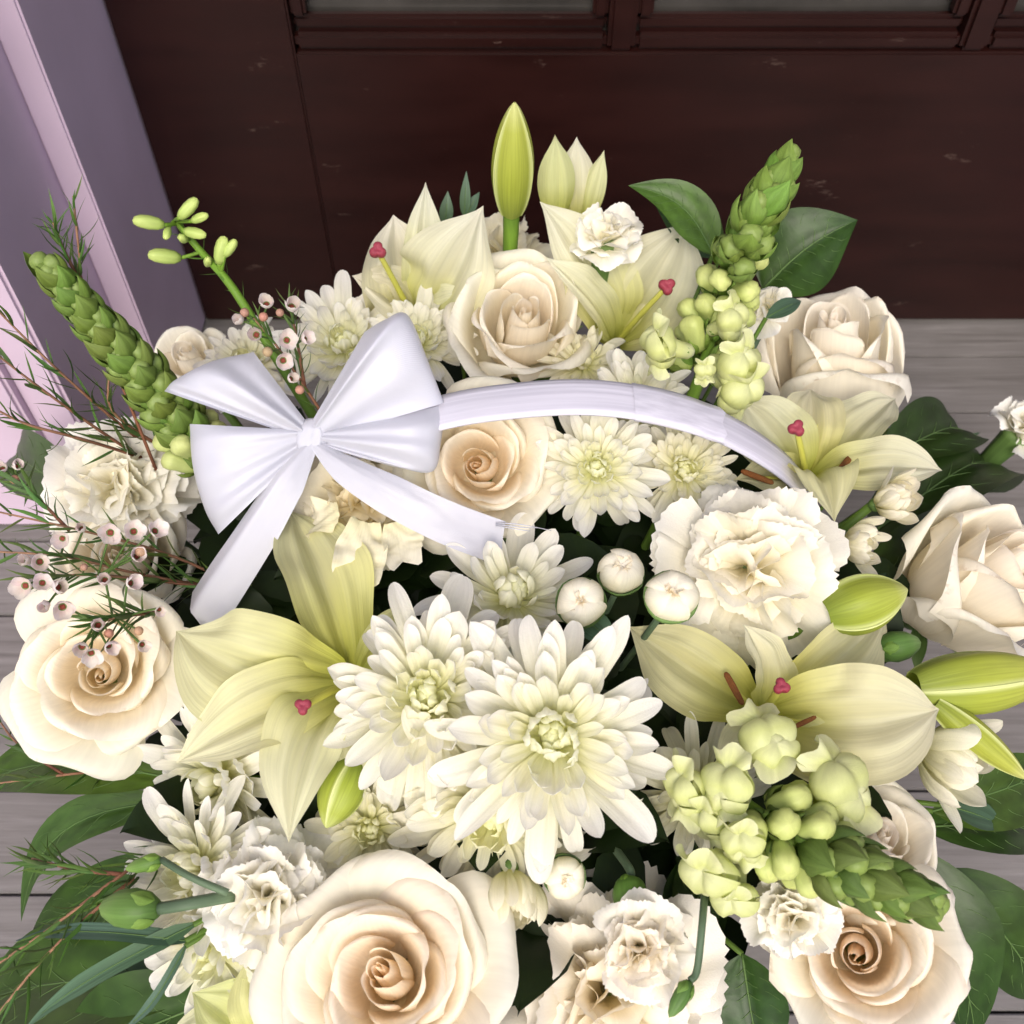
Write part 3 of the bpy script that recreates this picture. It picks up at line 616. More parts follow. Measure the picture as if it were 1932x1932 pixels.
# ------------------------------------------------------------------ lilies
ANTHER = lathe('anther', [(0, -.5), (.05, -.48), (.085, -.4), (.095, -.1), (.09, .2), (.075, .42), (.04, .49), (0, .5)], M['anther'], 12, lambda a, s: 1-0.35*np.exp(-((np.sin(a)-1)/0.2)**2))
def lily(label, throat, tepals, pistil=None, anthers=(), seed=1, tint=(1, 1, 1)):
    """throat: (px, py, off); tepals: (px, py, off, width px, dict)"""
    g = random.Random(seed); T = Pd(*throat) if throat[2] < 0.2 else Py(*throat)
    t = thing('lily', label, 'lily', T, 'pale yellow lilies')
    for i, (x, y, off, w, kw) in enumerate(tepals):
        kw = dict(kw); tip = Py(x, y, kw.pop('Y')) if 'Y' in kw else Pd(x, y, off)
        nrm = ax(T, *kw.pop('n', (0, 0, 1))); col = kw.pop('tint', (1, 1, 1))
        b = T + (tip-T).normalized()*0.004
        me = blade('lily_petal', b, tip, pxm(tip*0.5+T*0.5, w), M['lily'], nrm, 'lily', origin=T, ns=26, nt=27, seed=seed*10+i, ridge=0.012,
                   **{**dict(arc=0.10, recurve=0.14, cup=0.34, groove=0.24, wave=0.20, wk=9.0, crinkle=0.035), **kw})
        obj('petal', me, t, None, tuple(a*b_*g.uniform(.97, 1) for a, b_ in zip(col, tint)))
    if pistil:
        e = Py(pistil[0], pistil[1], pistil[3]) if len(pistil) == 4 else Pd(*pistil)
        mid = (T+e)*0.5 + ax(T, 0, 0.2, 1)*0.004
        obj('style', tube('style', [T, mid, e], 0.0022, 0.0017, M['style'], 10, 8, T), t)
        d = (e-T).normalized(); m3 = frame_z(ax(e, 0.1, 0.35, 1)*0.9 + d*0.4, g.random()*6)
        P = []
        prof_ = [(0, -1.0), (0.55, -0.9), (0.9, -0.2), (0.95, 0.35), (0.75, 0.75), (0.35, 0.72), (0, 0.55)]
        sm = lathe('stigma', prof_, M['stigma'], 27, lambda a, s: 0.62+0.52*np.abs(np.cos(1.5*a))**0.9)
        obj('stigma', sm, t, Matrix.Translation(e-T) @ m3.to_4x4() @ Matrix.Scale(pxm(e, 16), 4))
    for (x0, y0, x1, y1, off) in anthers:
        a0, a1 = Pd(x0, y0, off), Pd(x1, y1, off); c = (a0+a1)/2
        obj('filament', tube('filament', [T, (T+c)*0.5+ax(T, 0, 0, 1)*0.004, c], 0.0011, 0.0008, M['style'], 8, 6, T), t)
        obj('anther', ANTHER, t, Matrix.Translation(c-T) @ frame_z(a1-a0, 0.3).to_4x4() @ Matrix.Scale((a1-a0).length, 4))
    stem_to(t, T - Vector((0, 0, 0.004)), r=0.0032)
    return t
def lily_bud(label, base, tip, wpx, seed=1, tint=(1, 1, 1), fat=1.0, stem=None, roll=0.0):
    """closed bud: three keeled outer tepals pressed edge to edge round the axis"""
    d = tip-base; L = d.length; m3 = frame_z(d, roll); w = pxm(base, wpx)/2
    t = thing('lily_bud', label, 'flower bud', base, 'green lily buds', m3)
    ns, nt = 18, 11
    s = np.linspace(0, 1, ns)[:, None]; tt = np.linspace(-1, 1, nt)[None]
    pr = (0.30+0.70*np.sin(PI*np.clip(s*0.92+0.05, 0, 1)**(0.85))**0.75)*np.sqrt(np.clip(1-(s**5), 0.012, 1))
    for i in range(3):
        a = i*2*PI/3 + R_(63)*tt*(1+0*s)
        r = w*pr*(1.0 + 0.05*np.cos(tt*PI) + 0.10*np.abs(tt)**4 - 0.07*np.exp(-((np.abs(tt)-0.70)/0.12)**2) + 0.05*np.exp(-(tt/0.10)**2))
        P = np.stack([r*np.cos(a), r*np.sin(a), L*s + 0*a], -1)
        obj('petal', grid('bud_petal', P, M['lilybud']), t, None, tint)
    if stem:
        pts = [base - Vector((0, 0, 0)) + d.normalized()*0.002] + list(stem)
        o = obj('stem', tube('stem', pts, w*0.42, w*0.34, M['stem'], 12, 9), t, None, (1.15, 1.2, 0.9)); o.matrix_basis = t.matrix_basis.inverted()
    else: stem_to(t, base, r=0.003)
    return t

# ------------------------------------------------------------------ snapdragon
bud_mesh = lathe('snap_bud', [(0.0, 0.0), (0.15, 0.04), (0.23, 0.18), (0.26, 0.38), (0.27, 0.58), (0.31, 0.74), (0.28, 0.88), (0.15, 0.98), (0.0, 1.0)], M['snapbud'], 20, lambda a, s: 1+0.10*np.cos(2*a)*s-0.22*np.exp(-((np.sin(a)-1)/0.10)**2)*s-0.18*np.exp(-(np.sin(a)/0.16)**2)*np.exp(-((s-0.72)/0.2)**2))
sepal_mesh = [blade('snap_sepal', Vector((0, 0, 0)), Vector((0, 1, 0)), 0.74, M['sepal'], Vector((0, 0, 1)), 'leaf', arc=-0.16, recurve=-0.03*i, cup=0.55, groove=-0.14, ns=15, nt=9, seed=i, wave=0.05) for i in range(3)]
def two_lobe(name, seed):
    a = np.linspace(0, 2*PI, 26, endpoint=False)[None]; b = np.linspace(0.02, PI-0.02, 15)[:, None]
    x = np.sin(b)*np.cos(a); y = np.cos(b)+0*a; z = np.sin(b)*np.sin(a)
    r = 1 - 0.40*np.exp(-(x/0.17)**2)*np.clip(0.35+0.65*z, 0, 1) - 0.25*np.clip(-y, 0, 1)**2 + 0.06*np.sin(5*x+3*y+seed)
    P = np.stack([x*r*0.62, -y*r*0.5, z*r*0.46], -1)
    return grid(name, P, M['snapflower'])
LOBES = [two_lobe('snap_lip', i*1.7) for i in range(3)]
SKIRT = [None]*3
def skirt(seed):
    g = np.random.RandomState(seed); s = np.linspace(0, 1, 9)[:, None]; t = np.linspace(-1, 1, 21)[None]
    an = 1.15*t*np.clip(0.4+s, 0, 1); rho = s*(1+0.12*np.cos(3*PI*t)*s)*0.62
    Z = 0.16*s**1.5*np.sin(5*t+g.rand()*6) - 0.25*s**2.5
    return grid('snap_skirt', np.stack([rho*np.sin(an)*1.1, rho*np.cos(an), Z], -1), M['snapflower'])
SKIRT = [skirt(i) for i in range(3)]
snap_tube = lathe('snap_tube', [(0.10, 0.0), (0.2, 0.12), (0.22, 0.4), (0.27, 0.75), (0.34, 1.0)], M['snapflower'], 14)
def floret(t, p, d, size, g, tint=(1, 1, 1), toward=None):
    """open floret: pale tube, puffed two-lobed mouth and a ruffled lower lip, in local space of t (unrotated thing)"""
    m = frame_z(d, 0).to_4x4(); base = p - d*size*0.9
    tb = obj('floret', snap_tube, t, Matrix.Translation(base) @ m @ Matrix.Scale(size*0.9, 4), tint)
    up = (toward - d*toward.dot(d)).normalized() if toward is not None else m.to_3x3().col[1]
    # inside the floret's own frame: z along the tube
    li = Matrix.Scale(1, 4)
    inv = (m.to_3x3()).inverted(); u = inv @ up; ang = math.atan2(u.x, u.y)
    Rz = Matrix.Rotation(-ang, 4, 'Z')
    obj('lip', LOBES[g.randrange(3)], tb, Rz @ Matrix.Translation((0, 0.10, 1.02)) @ Matrix.Rotation(R_(38), 4, 'X') @ Matrix.Diagonal((0.95, 0.95, 0.95, 1)), tint)
    obj('lip', LOBES[g.randrange(3)], tb, Rz @ Matrix.Translation((0, -0.22, 0.86)) @ Matrix.Rotation(R_(110), 4, 'X') @ Matrix.Diagonal((0.8, 0.8, 0.8, 1)), tint)
    obj('lip_lobe', SKIRT[g.randrange(3)], tb, Rz @ Matrix.Rotation(PI, 4, 'Z') @ Matrix.Translation((0, 0.15, 0.85)) @ Matrix.Rotation(R_(g.uniform(5, 40)), 4, 'X'), tint)
    obj('lip_lobe', SKIRT[g.randrange(3)], tb, Rz @ Matrix.Translation((0, 0.22, 1.1)) @ Matrix.Rotation(R_(g.uniform(20, 60)), 4, 'X') @ Matrix.Scale(0.9, 4), tint)
    obj('sepal', sepal_mesh[0], tb, Matrix.Translation((0, 0.08, 0)) @ Matrix.Rotation(R_(80), 4, 'X') @ Matrix.Scale(0.5, 4), (0.95, 1.05, 0.9))
    obj('sepal', sepal_mesh[1], tb, Matrix.Rotation(2.2, 4, 'Z') @ Matrix.Translation((0, 0.08, 0)) @ Matrix.Rotation(R_(80), 4, 'X') @ Matrix.Scale(0.5, 4), (0.95, 1.05, 0.9))
def snapdragon(label, path, n, smax, smin, r_sp, seed=1, tip=0.45, green=(1, 1, 1), budtint=(1, 1, 1), florets=(), s0=0.15, spread=62, nsep=3, stemr=0.0045, dens=1.0):
    g = random.Random(seed); C = catmull(path, 80); T = norm(np.gradient(C, axis=0)); o0 = Vector(path[0])
    t = thing('snapdragon', label, 'snapdragon', o0, 'snapdragon spikes')
    obj('stem', tube('stem', path, stemr, stemr*0.45, M['stem'], 24, 9, o0), t, None, (1.5, 1.5, 1.3))
    for i in range(n):
        u = s0+(1-s0)*(i/(n-1))**dens; k = min(79, int(u*79)); c = Vector(C[k]); tv = Vector(T[k]); m = frame_z(tv, 0)
        az = i*2.39996; q = (u-s0)/(1-s0)
        sz = smax + (smin-smax)*q**1.1
        phi = R_(spread - (spread-14)*q**0.9 + g.uniform(-5, 5))
        rb = r_sp*(1-q)*0.35 + 0.0008
        base = c - o0 + m @ Vector((rb*math.cos(az), rb*math.sin(az), 0)) - tv*sz*0.35
        hide = q > tip
        fat = 1.0
        mw = Matrix.Translation(base) @ m.to_4x4() @ place(az, phi*(0.62 if hide else 1), Vector((0, 0, 0)), 1.0) @ Matrix.Rotation(-PI/2, 4, 'X') @ Matrix.Diagonal((sz*fat, sz*fat, sz, 1))
        bt = tuple(a*b for a, b in zip(budtint, (0.40, 0.50, 0.34) if hide else (1, 1, 1)))
        b = obj('bud', bud_mesh, t, mw, bt)
        for j in range(nsep):
            a = PI/2 + (0, 2.0, -2.0)[j % 3]
            ln = ((1.12 if j == 0 else 0.85) if hide else 0.55)*g.uniform(.92, 1.1)
            sm = sepal_mesh[g.randrange(3)]
            y = Vector((math.cos(a)*0.16, math.sin(a)*0.16, 0.0))
            ml = Matrix.Translation(y) @ place(a, R_(3 if hide else 16), Vector((0, 0, 0)), (ln*(1.0 if hide else .8), ln, ln*1.2))
            obj('sepal', sm, b, ml, tuple(x*g.uniform(.88, 1.08) for x in green))
    for (px, py, off, size, dx, dy, dz) in florets:
        p = Pd(px, py, off); d = ax(p, dx, dy, dz)
        floret(t, p-o0, d, pxm(p, size), g, (1, 1, 1), ax(p, 0, 1, 0.5))
    return t

# ------------------------------------------------------------------ waxflower sprigs
NEEDLES = [blade('needle', Vector((0, 0, 0)), Vector((0, 1, 0)), 0.085, M['needle'], Vector((0, 0, 1)), 'needle', arc=0.06*(i-1.5), side=0.03*(i-1), cup=0.4, ns=6, nt=3) for i in range(4)]
def wax_petal():
    s = np.linspace(0, 1, 6)[:, None]; t = np.linspace(-1, 1, 7)[None]
    W = 0.36*np.sqrt(np.clip(1-(2*(0.12+0.88*s)-1.05)**2, 0.02, 1))
    return grid('wax_petal', np.stack([W*t, s*0.66+0*t, 0.30*s**2+0.25*W*t*t*2-0.0*s], -1), M['wax'])
WAXP = wax_petal()
WAXCUP = lathe('wax_cup', [(0.0, -0.55), (0.12, -0.5), (0.3, -0.15), (0.36, 0.0), (0.30, 0.04), (0.2, -0.04), (0, -0.06)], M['calyx'], 12)
WAXC = lathe('wax_centre', [(0.30, 0.05), (0.24, 0.10), (0.13, 0.02), (0.05, 0.0), (0.0, 0.12)], M['waxcentre'], 14, lambda a, s: 1+0.10*np.cos(10*a)*(s < .4))
WAXB = lathe('wax_bud', [(0, -0.6), (0.2, -0.5), (0.42, -0.1), (0.45, 0.15), (0.3, 0.4), (0, 0.48)], M['waxbud'], 10)
def wpt(q): return Py(q[0], q[1], q[3]) if len(q) > 3 else Pd(*q)
def waxflower(label, stems, blossoms=(), buds=(), npx=60, per=14, seed=1, r=0.0011, name='waxflower_sprig', cat='waxflower', tint=(1, 1, 1)):
    g = random.Random(seed); paths = [[wpt(q) for q in st] for st in stems]; o0 = paths[0][0]
    t = thing(name, label, cat, o0, 'waxflower sprigs')
    for pts in paths:
        obj('twig', tube('twig', pts, r*0.95, r*0.45, M['twig'], 20, 6, o0), t)
        C = catmull(pts, 60); T = norm(np.gradient(C, axis=0))
        per_ = int(per*1.7)
        for i in range(per_):
            u = (0.08+0.92*(i+g.random()*0.6)/per_); k = min(59, int(u*59)); tv = Vector(T[k]); m = frame_z(tv, 0)
            L = pxm(Vector(C[k]), npx)*g.uniform(.6, 1.15)*(1.0 if u < .9 else .8); az = i*2.3+g.uniform(-.5, .5)
            obj('needle', NEEDLES[g.randrange(4)], t, Matrix.Translation(Vector(C[k])-o0) @ m.to_4x4() @ place(az, R_(g.uniform(18, 48)), Vector((0, 0, 0)), L), tuple(x*g.uniform(.8, 1.15) for x in tint))
    for (px, py, off, d, dx, dy, dz) in blossoms:
        p = Pd(px, py, off) if off < 0.2 else Py(px, py, off); A = ax(p, dx, dy, dz); sz = pxm(p, d)*0.5
        b = obj('blossom', WAXCUP, t, Matrix.Translation(p-o0) @ frame_z(A, g.random()*6).to_4x4() @ Matrix.Scale(sz*1.05, 4))
        op = g.uniform(30, 58)
        for j in range(5):
            a = j*2*PI/5
            obj('petal', WAXP, b, place(a, R_(op+g.uniform(-6, 6)), Vector((0.28*math.cos(a), 0.28*math.sin(a), 0.0)), (g.uniform(1.35, 1.6), 1.6, 1.6)), (1, g.uniform(.93, 1), g.uniform(.92, .98)))
        obj('centre', WAXC, b, Matrix.Scale(0.75, 4))
        # its own stalk back to the nearest twig
        best = min((Vector(c) for pts in paths for c in catmull(pts, 30)), key=lambda c: (c-p).length)
        obj('stalk', tube('stalk', [best, (best+p)/2 - A*0.002, p-A*sz*0.5], 0.0006, 0.0006, M['needle'], 6, 5, o0), t)
    for (px, py, off, d) in buds:
        p = Pd(px, py, off) if off < 0.2 else Py(px, py, off); A = ax(p, g.uniform(-.4, .4), g.uniform(-.2, .5), 1)
        obj('bud', WAXB, t, Matrix.Translation(p-o0) @ frame_z(A).to_4x4() @ Matrix.Scale(pxm(p, d), 4), (g.uniform(.9, 1.2), g.uniform(.85, 1.1), 1))
        best = min((Vector(c) for pts in paths for c in catmull(pts, 30)), key=lambda c: (c-p).length)
        obj('stalk', tube('stalk', [best, (best+p)/2, p], 0.0005, 0.0005, M['needle'], 6, 5, o0), t)
    return t

# ------------------------------------------------------------------ leaves
def leaf(label, p0, p1, wpx, n=(0, 0, 1), seed=1, tint=(1, 1, 1), veins=6, arc=0.08, recurve=0.1, wave=0.07, cup=0.22, side=0.0, prof='leaf', mat='leaf', group='broad green leaves', name='leaf', ns=20, nt=11, stalk=True):
    a, b = wpt(p0), wpt(p1); nv = ax(a*0.5+b*0.5, *n); w = pxm((a+b)/2, wpx)
    kw = dict(prof=prof, arc=arc, recurve=recurve, cup=cup, groove=0.10, wave=wave, wk=6, side=side, ns=ns, nt=nt, seed=seed)
    t = thing(name, label, 'leaf', a, group)
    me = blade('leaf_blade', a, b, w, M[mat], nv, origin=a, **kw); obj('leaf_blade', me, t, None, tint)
    # raised midrib and side veins follow the blade
    co = np.zeros(ns*nt*3); me.vertices.foreach_get('co', co); G = co.reshape(ns, nt, 3); c = nt//2
    up = nparr(nv)*0.0005
    obj('midrib', tube('midrib', [Vector(G[i, c]+up*0.6) for i in range(0, ns-1, 3)], w*0.012+0.0002, 0.0002, M['vein'], 14, 5), t, None)
    if stalk: obj('stem', tube('stem', [Vector((0, 0, 0)), (BC+Vector((0, 0, 0.16))-a)*0.3+Vector((0, 0, -0.01)), (BC+Vector((0, 0, 0.16))-a)*0.7], 0.0014, 0.0016, M['stem'], 8, 6), t)
    for k in range(veins):
        i0 = 2+int(k*(ns-6)/max(1, veins))
        for sgn in (-1, 1):
            pts = []
            for q in range(4):
                j = c+sgn*int(round(q*(c-1)/3*0.98)); i = min(ns-2, i0+q)
                pts.append(Vector(G[i, j]+up*0.4))
            obj('side_vein', tube('side_vein', pts, w*0.004+0.0001, 0.0001, M['vein'], 7, 4), t, None)
    return t

# ------------------------------------------------------------------ satin bow
KN = Py(585, 824, HY); KN = KN + (EYE-KN).normalized()*0.016
KD = depth(KN)
bow = thing('satin_bow', 'white satin ribbon bow tied on the basket handle', 'bow', KN, None)
def loop(name, edge, G, pleats, ph, dd, nrm=(0, 0, 1), sag=0.0, kn=0.0035):
    E = catmull([PD(x, y, KD+d)-KN for (x, y, d) in edge], 41); n = nparr(ax(KN, *nrm))
    a = np.linspace(0.04, 2*PI-0.04, 54)[:, None]; t = np.linspace(-1, 1, 41)[None]
    al = ((1-np.cos(a))/2)**0.85; off = G*np.sin(a)*np.sin(a/2)**0.7
    pinch = kn*(1-al)
    e0 = norm((E[-1]-E[0])[None])[0]
    pl = np.zeros_like(al*t)
    for (kk, am, p_) in pleats: pl = pl + am*np.cos(kk*t*PI+p_+0.4*np.sin(a))
    front = np.where(a < PI, 1.0, 0.6)
    pl = pl*al**0.55*(1-al)**0.42*front
    P = E[None]*al[..., None]*(1-0.0*t)[..., None] + (pinch*t)[..., None]*e0 + n*(off*(1-0.30*np.abs(t)**2) + pl)[..., None]
    P = P + n*(sag*al*t*t)[..., None]
    obj(name, grid(name, P, M['satin']), bow)
loop('loop', [(478, 664, .004), (400, 682, .0), (332, 716, -.004), (310, 738, .0)], 0.022, [(1.3, .0080, .5), (3.1, .0030, 1.4)], 0, 0)
loop('loop', [(358, 800, .01), (364, 880, .006), (386, 960, .006), (412, 1008, .012)], 0.020, [(1.0, .0075, 2.2), (2.9, .0030, .6)], 0, 0)
loop('loop', [(688, 626, .004), (725, 604, -.004), (768, 594, -.006), (806, 678, -.004), (838, 760, .002)], 0.024, [(0.9, .0095, .4), (2.6, .0032, 2.0)], 0, 0)
loop('loop', [(839, 764, .004), (832, 830, .0), (815, 890, .0), (740, 880, .006)], 0.020, [(1.2, .0085, 1.0), (3.0, .0034, .2)], 0, 0)
def strip(name, pts, widths, fold=0.0, foldat=0.3, nrm=(0, 0, 1), cut=0.0, bulge=0.0, n=40, nt=15, curl=0.15):
    C = catmull([PD(x, y, KD+d)-KN for (x, y, d) in pts], n); T = norm(np.gradient(C, axis=0)); N0 = nparr(ax(KN, *nrm))
    B = norm(np.cross(T, N0)); N = np.cross(B, T); u = np.linspace(0, 1, n)
    W = np.interp(u, np.linspace(0, 1, len(widths)), widths)*KD/S/2; t = np.linspace(-1, 1, nt)
    P = []
    for i in range(n):
        row = []
        for tv in t:
            z = -fold*max(0, tv-foldat)*W[i]*u[i]**0.5 + curl*W[i]*math.cos(tv*2.2)*math.sin(3*u[i]+1)
            x = tv - 0.45*fold*max(0, tv-foldat)*0.4
            c = C[i] + T[i]*cut*W[i]*tv*u[i]**6 + B[i]*x*W[i] + N[i]*z
            row.append(c)
        P.append(row)
    obj(name, grid(name, np.array(P), M['satin']), bow)
strip('tail', [(588, 838, -.004), (540, 905, -.010), (480, 1000, -.010), (420, 1090, -.006), (368, 1170, .0)], [26, 74, 92, 102, 106], fold=1.6, foldat=0.35, cut=-0.35, nrm=(-0.15, 0.1, 1))
strip('tail', [(596, 838, -.004), (652, 884, -.010), (735, 932, -.012), (840, 985, -.010), (950, 1028, -.004)], [24, 58, 78, 82, 84], cut=0.28, nrm=(0.1, 0.25, 1), curl=0.3)
kp = []
for k in range(13):
    a = k/12*PI; kp.append((0.0092*math.sin(a)*(0.85+0.15*math.sin(a)), 0.0095*-math.cos(a)))
km = lathe('knot', kp, M['satin'], 28, lambda a, s: 0.95+0.10*np.cos(4*a+1)+0.09*np.cos(9*a+5*s)+0.05*np.sin(17*a-3*s))
obj('knot', km, bow, frame_z(ax(KN, 0.35, 0.9, 0.1)).to_4x4() @ Matrix.Diagonal((1.05, 0.7, 1.1, 1)))
for q, (x, y, d) in enumerate(((1040, 1001, 0), (1018, 996, .003), (1000, 1002, -.003))):
    obj('loose_thread', tube('thread', [PD(935, 986+q*3, KD-.004)-KN, PD(985, 990+q*5, KD-.006)-KN, PD(x, y, KD+d-.004)-KN], 0.0004, 0.0002, M['satin'], 9, 5), bow)

# ================================================================== the flowers, back to front
# ---- chrysanthemums
mum('large white chrysanthemum facing the viewer at the front centre, topmost of its cluster', 1040, 1390, 226, 0.022, (0.06, -0.02, 1), 3, 128, 97)
mum('white chrysanthemum overlapped on its right by the largest chrysanthemum', 808, 1318, 206, 0.012, (-0.12, 0.12, 1), 7, 116, 98)
mum('loosely open white chrysanthemum with a tight ball centre beside two small buds', 965, 1135, 175, -0.016, (0.18, 0.5, 0.85), 12, 66, 100, 'ball')
mum('white chrysanthemum under the curve of the white handle', 1125, 885, 128, 0.004, (-0.02, 0.15, 1), 15, 105, 98)
mum('cream chrysanthemum under the right end of the handle, beside the large carnation', 1290, 890, 112, 0.0, (0.15, 0.22, 1), 18, 100, 98, tint=(0.97, 0.96, 0.9))
mum('white chrysanthemum whose upper petals rise behind the handle', 1195, 765, 122, 0.004, (0.0, 0.55, 0.8), 22, 100, 98)
mum('shaded white chrysanthemum hanging below the largest chrysanthemum', 930, 1525, 205, -0.014, (-0.12, -0.50, 0.85), 27, 105, 100, tint=(0.97, 0.96, 0.9))
mum('small curled chrysanthemum beside the green bud, below the left chrysanthemum', 700, 1560, 120, -0.030, (-0.1, -0.25, 1), 31, 87, 100, tint=(0.93, 0.92, 0.82))
mum('white chrysanthemum side on below the left lily petals', 420, 1475, 190, -0.034, (-0.72, -0.25, 0.62), 36, 87, 86)
mum('white chrysanthemum at lower left behind the frilly carnation', 380, 1640, 172, -0.020, (-0.65, -0.1, 0.75), 41, 87, 92)
mum('white chrysanthemum petals fanning out below the lower left carnation', 405, 1785, 160, -0.030, (-0.55, -0.45, 0.7), 43, 56, 95)
mum('white chrysanthemum behind the bow beside the waxflower sprig', 650, 655, 128, 0.014, (-0.15, 0.45, 0.9), 47, 105, 98)
mum('white chrysanthemum between the bow and the back rose', 785, 650, 112, 0.010, (0.05, 0.55, 0.85), 52, 100, 98)
mum('white chrysanthemum low at the back left behind the bow loop', 470, 690, 100, 0.0, (-0.3, 0.5, 0.8), 55, 87, 98, tint=(0.97, 0.96, 0.93))
mum('small white chrysanthemum wedged between the back rose and the right lily', 1100, 690, 90, 0.0, (0.1, 0.6, 0.8), 58, 66, 98, tint=(0.98, 0.97, 0.9))
mum('closed drooping chrysanthemum below the chrysanthemum cluster beside a tiny bud', 962, 1640, 120, -0.020, (0.03, -0.9, 0.35), 61, 26, 30, 'claw', tint=(0.97, 0.95, 0.86))
mum('half open cream chrysanthemum at the right beside the lily petal', 1652, 952, 92, 0.0, (0.85, 0.25, 0.5), 64, 24, 34, 'claw', tint=(0.97, 0.94, 0.88))
mum('half open white chrysanthemum between the large carnation and the green lily bud', 1590, 1022, 82, -0.006, (0.85, -0.1, 0.5), 67, 22, 32, 'claw', tint=(1, 0.98, 0.93))
mum('half open chrysanthemum at the right edge under the narrow green bud', 1735, 1405, 150, -0.030, (0.8, -0.35, 0.4), 70, 26, 30, 'claw', tint=(0.98, 0.97, 0.93))
mum('white chrysanthemum half hidden behind the snapdragon florets', 1310, 1500, 140, -0.034, (0.1, -0.2, 1), 73, 64, 98, tint=(0.96, 0.96, 0.88))

# ---- roses
rose('peach ivory rose at the back centre below the upright bud', 985, 590, 160, 0.036, (0.05, 0.50, 0.86), 5, 18, 0.55, 1.15, peach=(1, 0.957, 0.897), roll=0.4)
rose('peach centred rose under the handle, right of the bow', 912, 872, 166, 0.012, (0.0, 0.18, 1), 9, 21, 1.0, 0.74, peach=(1, 0.86, 0.68), roll=1.2)
rose('ivory rose at the back right seen from its side', 1572, 628, 172, 0.044, (0.0, 0.80, 0.55), 51, 17, 0.25, 1.55, peach=(1, 0.965, 0.925), ivory=(1.0, 0.968, 0.885), green=(0.985, 0.99, 0.940), roll=2.0, outer=3)
rose('large open cream rose at the left edge under the waxflower sprig', 178, 1262, 186, 0.006, (-0.25, 0.05, 1), 19, 21, 1.0, 0.7, peach=(1, 0.92, 0.79), ivory=(1.0, 0.968, 0.885), roll=0.2)
rose('large open peach rose at the bottom edge, biggest of all', 735, 1848, 240, 0.006, (-0.08, 0.0, 1), 23, 23, 1.0, 0.7, peach=(1, 0.87, 0.70), ivory=(1.0, 0.968, 0.885), roll=2.7)
rose('blush pink rose at the lower right under the snapdragon tip', 1625, 1790, 206, 0.004, (0.06, 0.04, 1), 16, 21, 0.9, 0.74, peach=(1, 0.87, 0.74), ivory=(1.0, 0.968, 0.885), green=(0.985, 0.99, 0.940), roll=0.9)
rose('ivory rose cut by the right edge, lying on its side', 1905, 1060, 192, 0.008, (0.66, 0.42, 0.5), 34, 17, 0.45, 1.45, peach=(1, 0.957, 0.878), ivory=(1.0, 0.968, 0.885), green=(0.985, 0.99, 0.930), roll=1.6, outer=4)
rose('pale rose half hidden behind the lower right snapdragon', 1660, 1590, 160, -0.010, (0.35, 0.35, 0.85), 37, 17, 0.8, 1.0, peach=(1, 0.957, 0.916), ivory=(1.0, 0.968, 0.885), green=(0.985, 0.99, 0.920), roll=0.5)
rose('cream rose half hidden under the left carnation behind the waxflower', 225, 1045, 150, -0.016, (-0.15, 0.3, 1), 39, 15, 0.5, 1.2, peach=(1, 0.974, 0.925), roll=1.0)
rose('small cream rose at the back left behind the snapdragon', 350, 665, 80, 0.004, (-0.3, 0.6, 0.75), 44, 14, 0.7, 1.0, peach=(1, 0.978, 0.944), ivory=(1.0, 0.968, 0.885), roll=1.4)

# ---- carnations
carnation('cream carnation at the left above the waxflower sprig', 212, 908, 142, 0.014, (-0.2, 0.25, 1), 4, 40, 92, centre=(1, 0.980, 0.890))
carnation('large frilly white carnation right of centre under the handle end', 1412, 1068, 186, 0.020, (0.02, 0.02, 1), 8, 32, 94, tint=(1, 0.99, 0.95), centre=(1, 0.975, 0.910))
wc = carnation('withered cream carnation below the bow with a drooping torn petal', 690, 960, 140, -0.004, (-0.05, -0.1, 1), 13, 38, 98, tint=(0.98, 0.95, 0.84), centre=(1, 0.960, 0.870))
for q, (x0, y0, x1, y1, w, sd) in enumerate(((690, 985, 668, 1104, 96, 1), (745, 985, 760, 1060, 80, 2), (640, 975, 590, 1000, 80, 3))):
    a_, b_ = Pd(x0, y0, 0.008), Pd(x1, y1, -0.012)
    o = obj('petal', blade('torn_petal', a_, b_, pxm(a_, w), M['carnation'], ax(a_, 0.1, 0.4, 1), 'strap', arc=0.12, recurve=0.2, cup=0.25, wave=0.35, wk=12, crinkle=0.12, ns=18, nt=15, seed=sd), wc, wc.matrix_basis.inverted(), (0.98, 0.955, 0.87))
carnation('white carnation at the lower left above the large bottom rose', 505, 1692, 146, 0.004, (-0.05, 0.05, 1), 17, 38, 96, centre=(1, 0.985, 0.930))
carnation('round blush mini carnation at the bottom centre with a green cup', 1208, 1800, 98, 0.010, (0.02, -0.25, 1), 20, 40, 80, tint=(1, 0.98, 0.945), centre=(1, 0.965, 0.910))
carnation('wide white carnation low at the bottom edge under the mini carnation', 1150, 1890, 225, -0.022, (0.0, -0.1, 1), 25, 40, 100, tint=(1, 0.98, 0.95), centre=(1, 0.960, 0.880))
carnation('small frilly carnation between the snapdragon tip and the lower right rose', 1487, 1725, 92, 0.014, (-0.25, 0.05, 1), 28, 38, 92, centre=(1, 0.970, 0.900))
def carn_y(label, px, py, rpx, Y, axis, **kw):
    return carnation(label, px, py, rpx, 0, axis, at=Py(px, py, Y), **kw)
carn_y('small white carnation in a green cup at the back, below the opening lily bud', 1142, 418, 80, 0.535, (0.05, 0.85, 0.5), seed=33, N=26, phimax=100, calyx=1.6, stem=True)
carn_y('pale cream carnation behind the upright lily bud', 945, 455, 95, 0.60, (0.0, 0.6, 0.8), seed=36, N=26, phimax=98, tint=(0.96, 0.94, 0.84))
carn_y('small white carnation tucked behind the tall right snapdragon', 1455, 560, 55, 0.50, (0.1, 0.7, 0.7), seed=38, N=18, phimax=95)
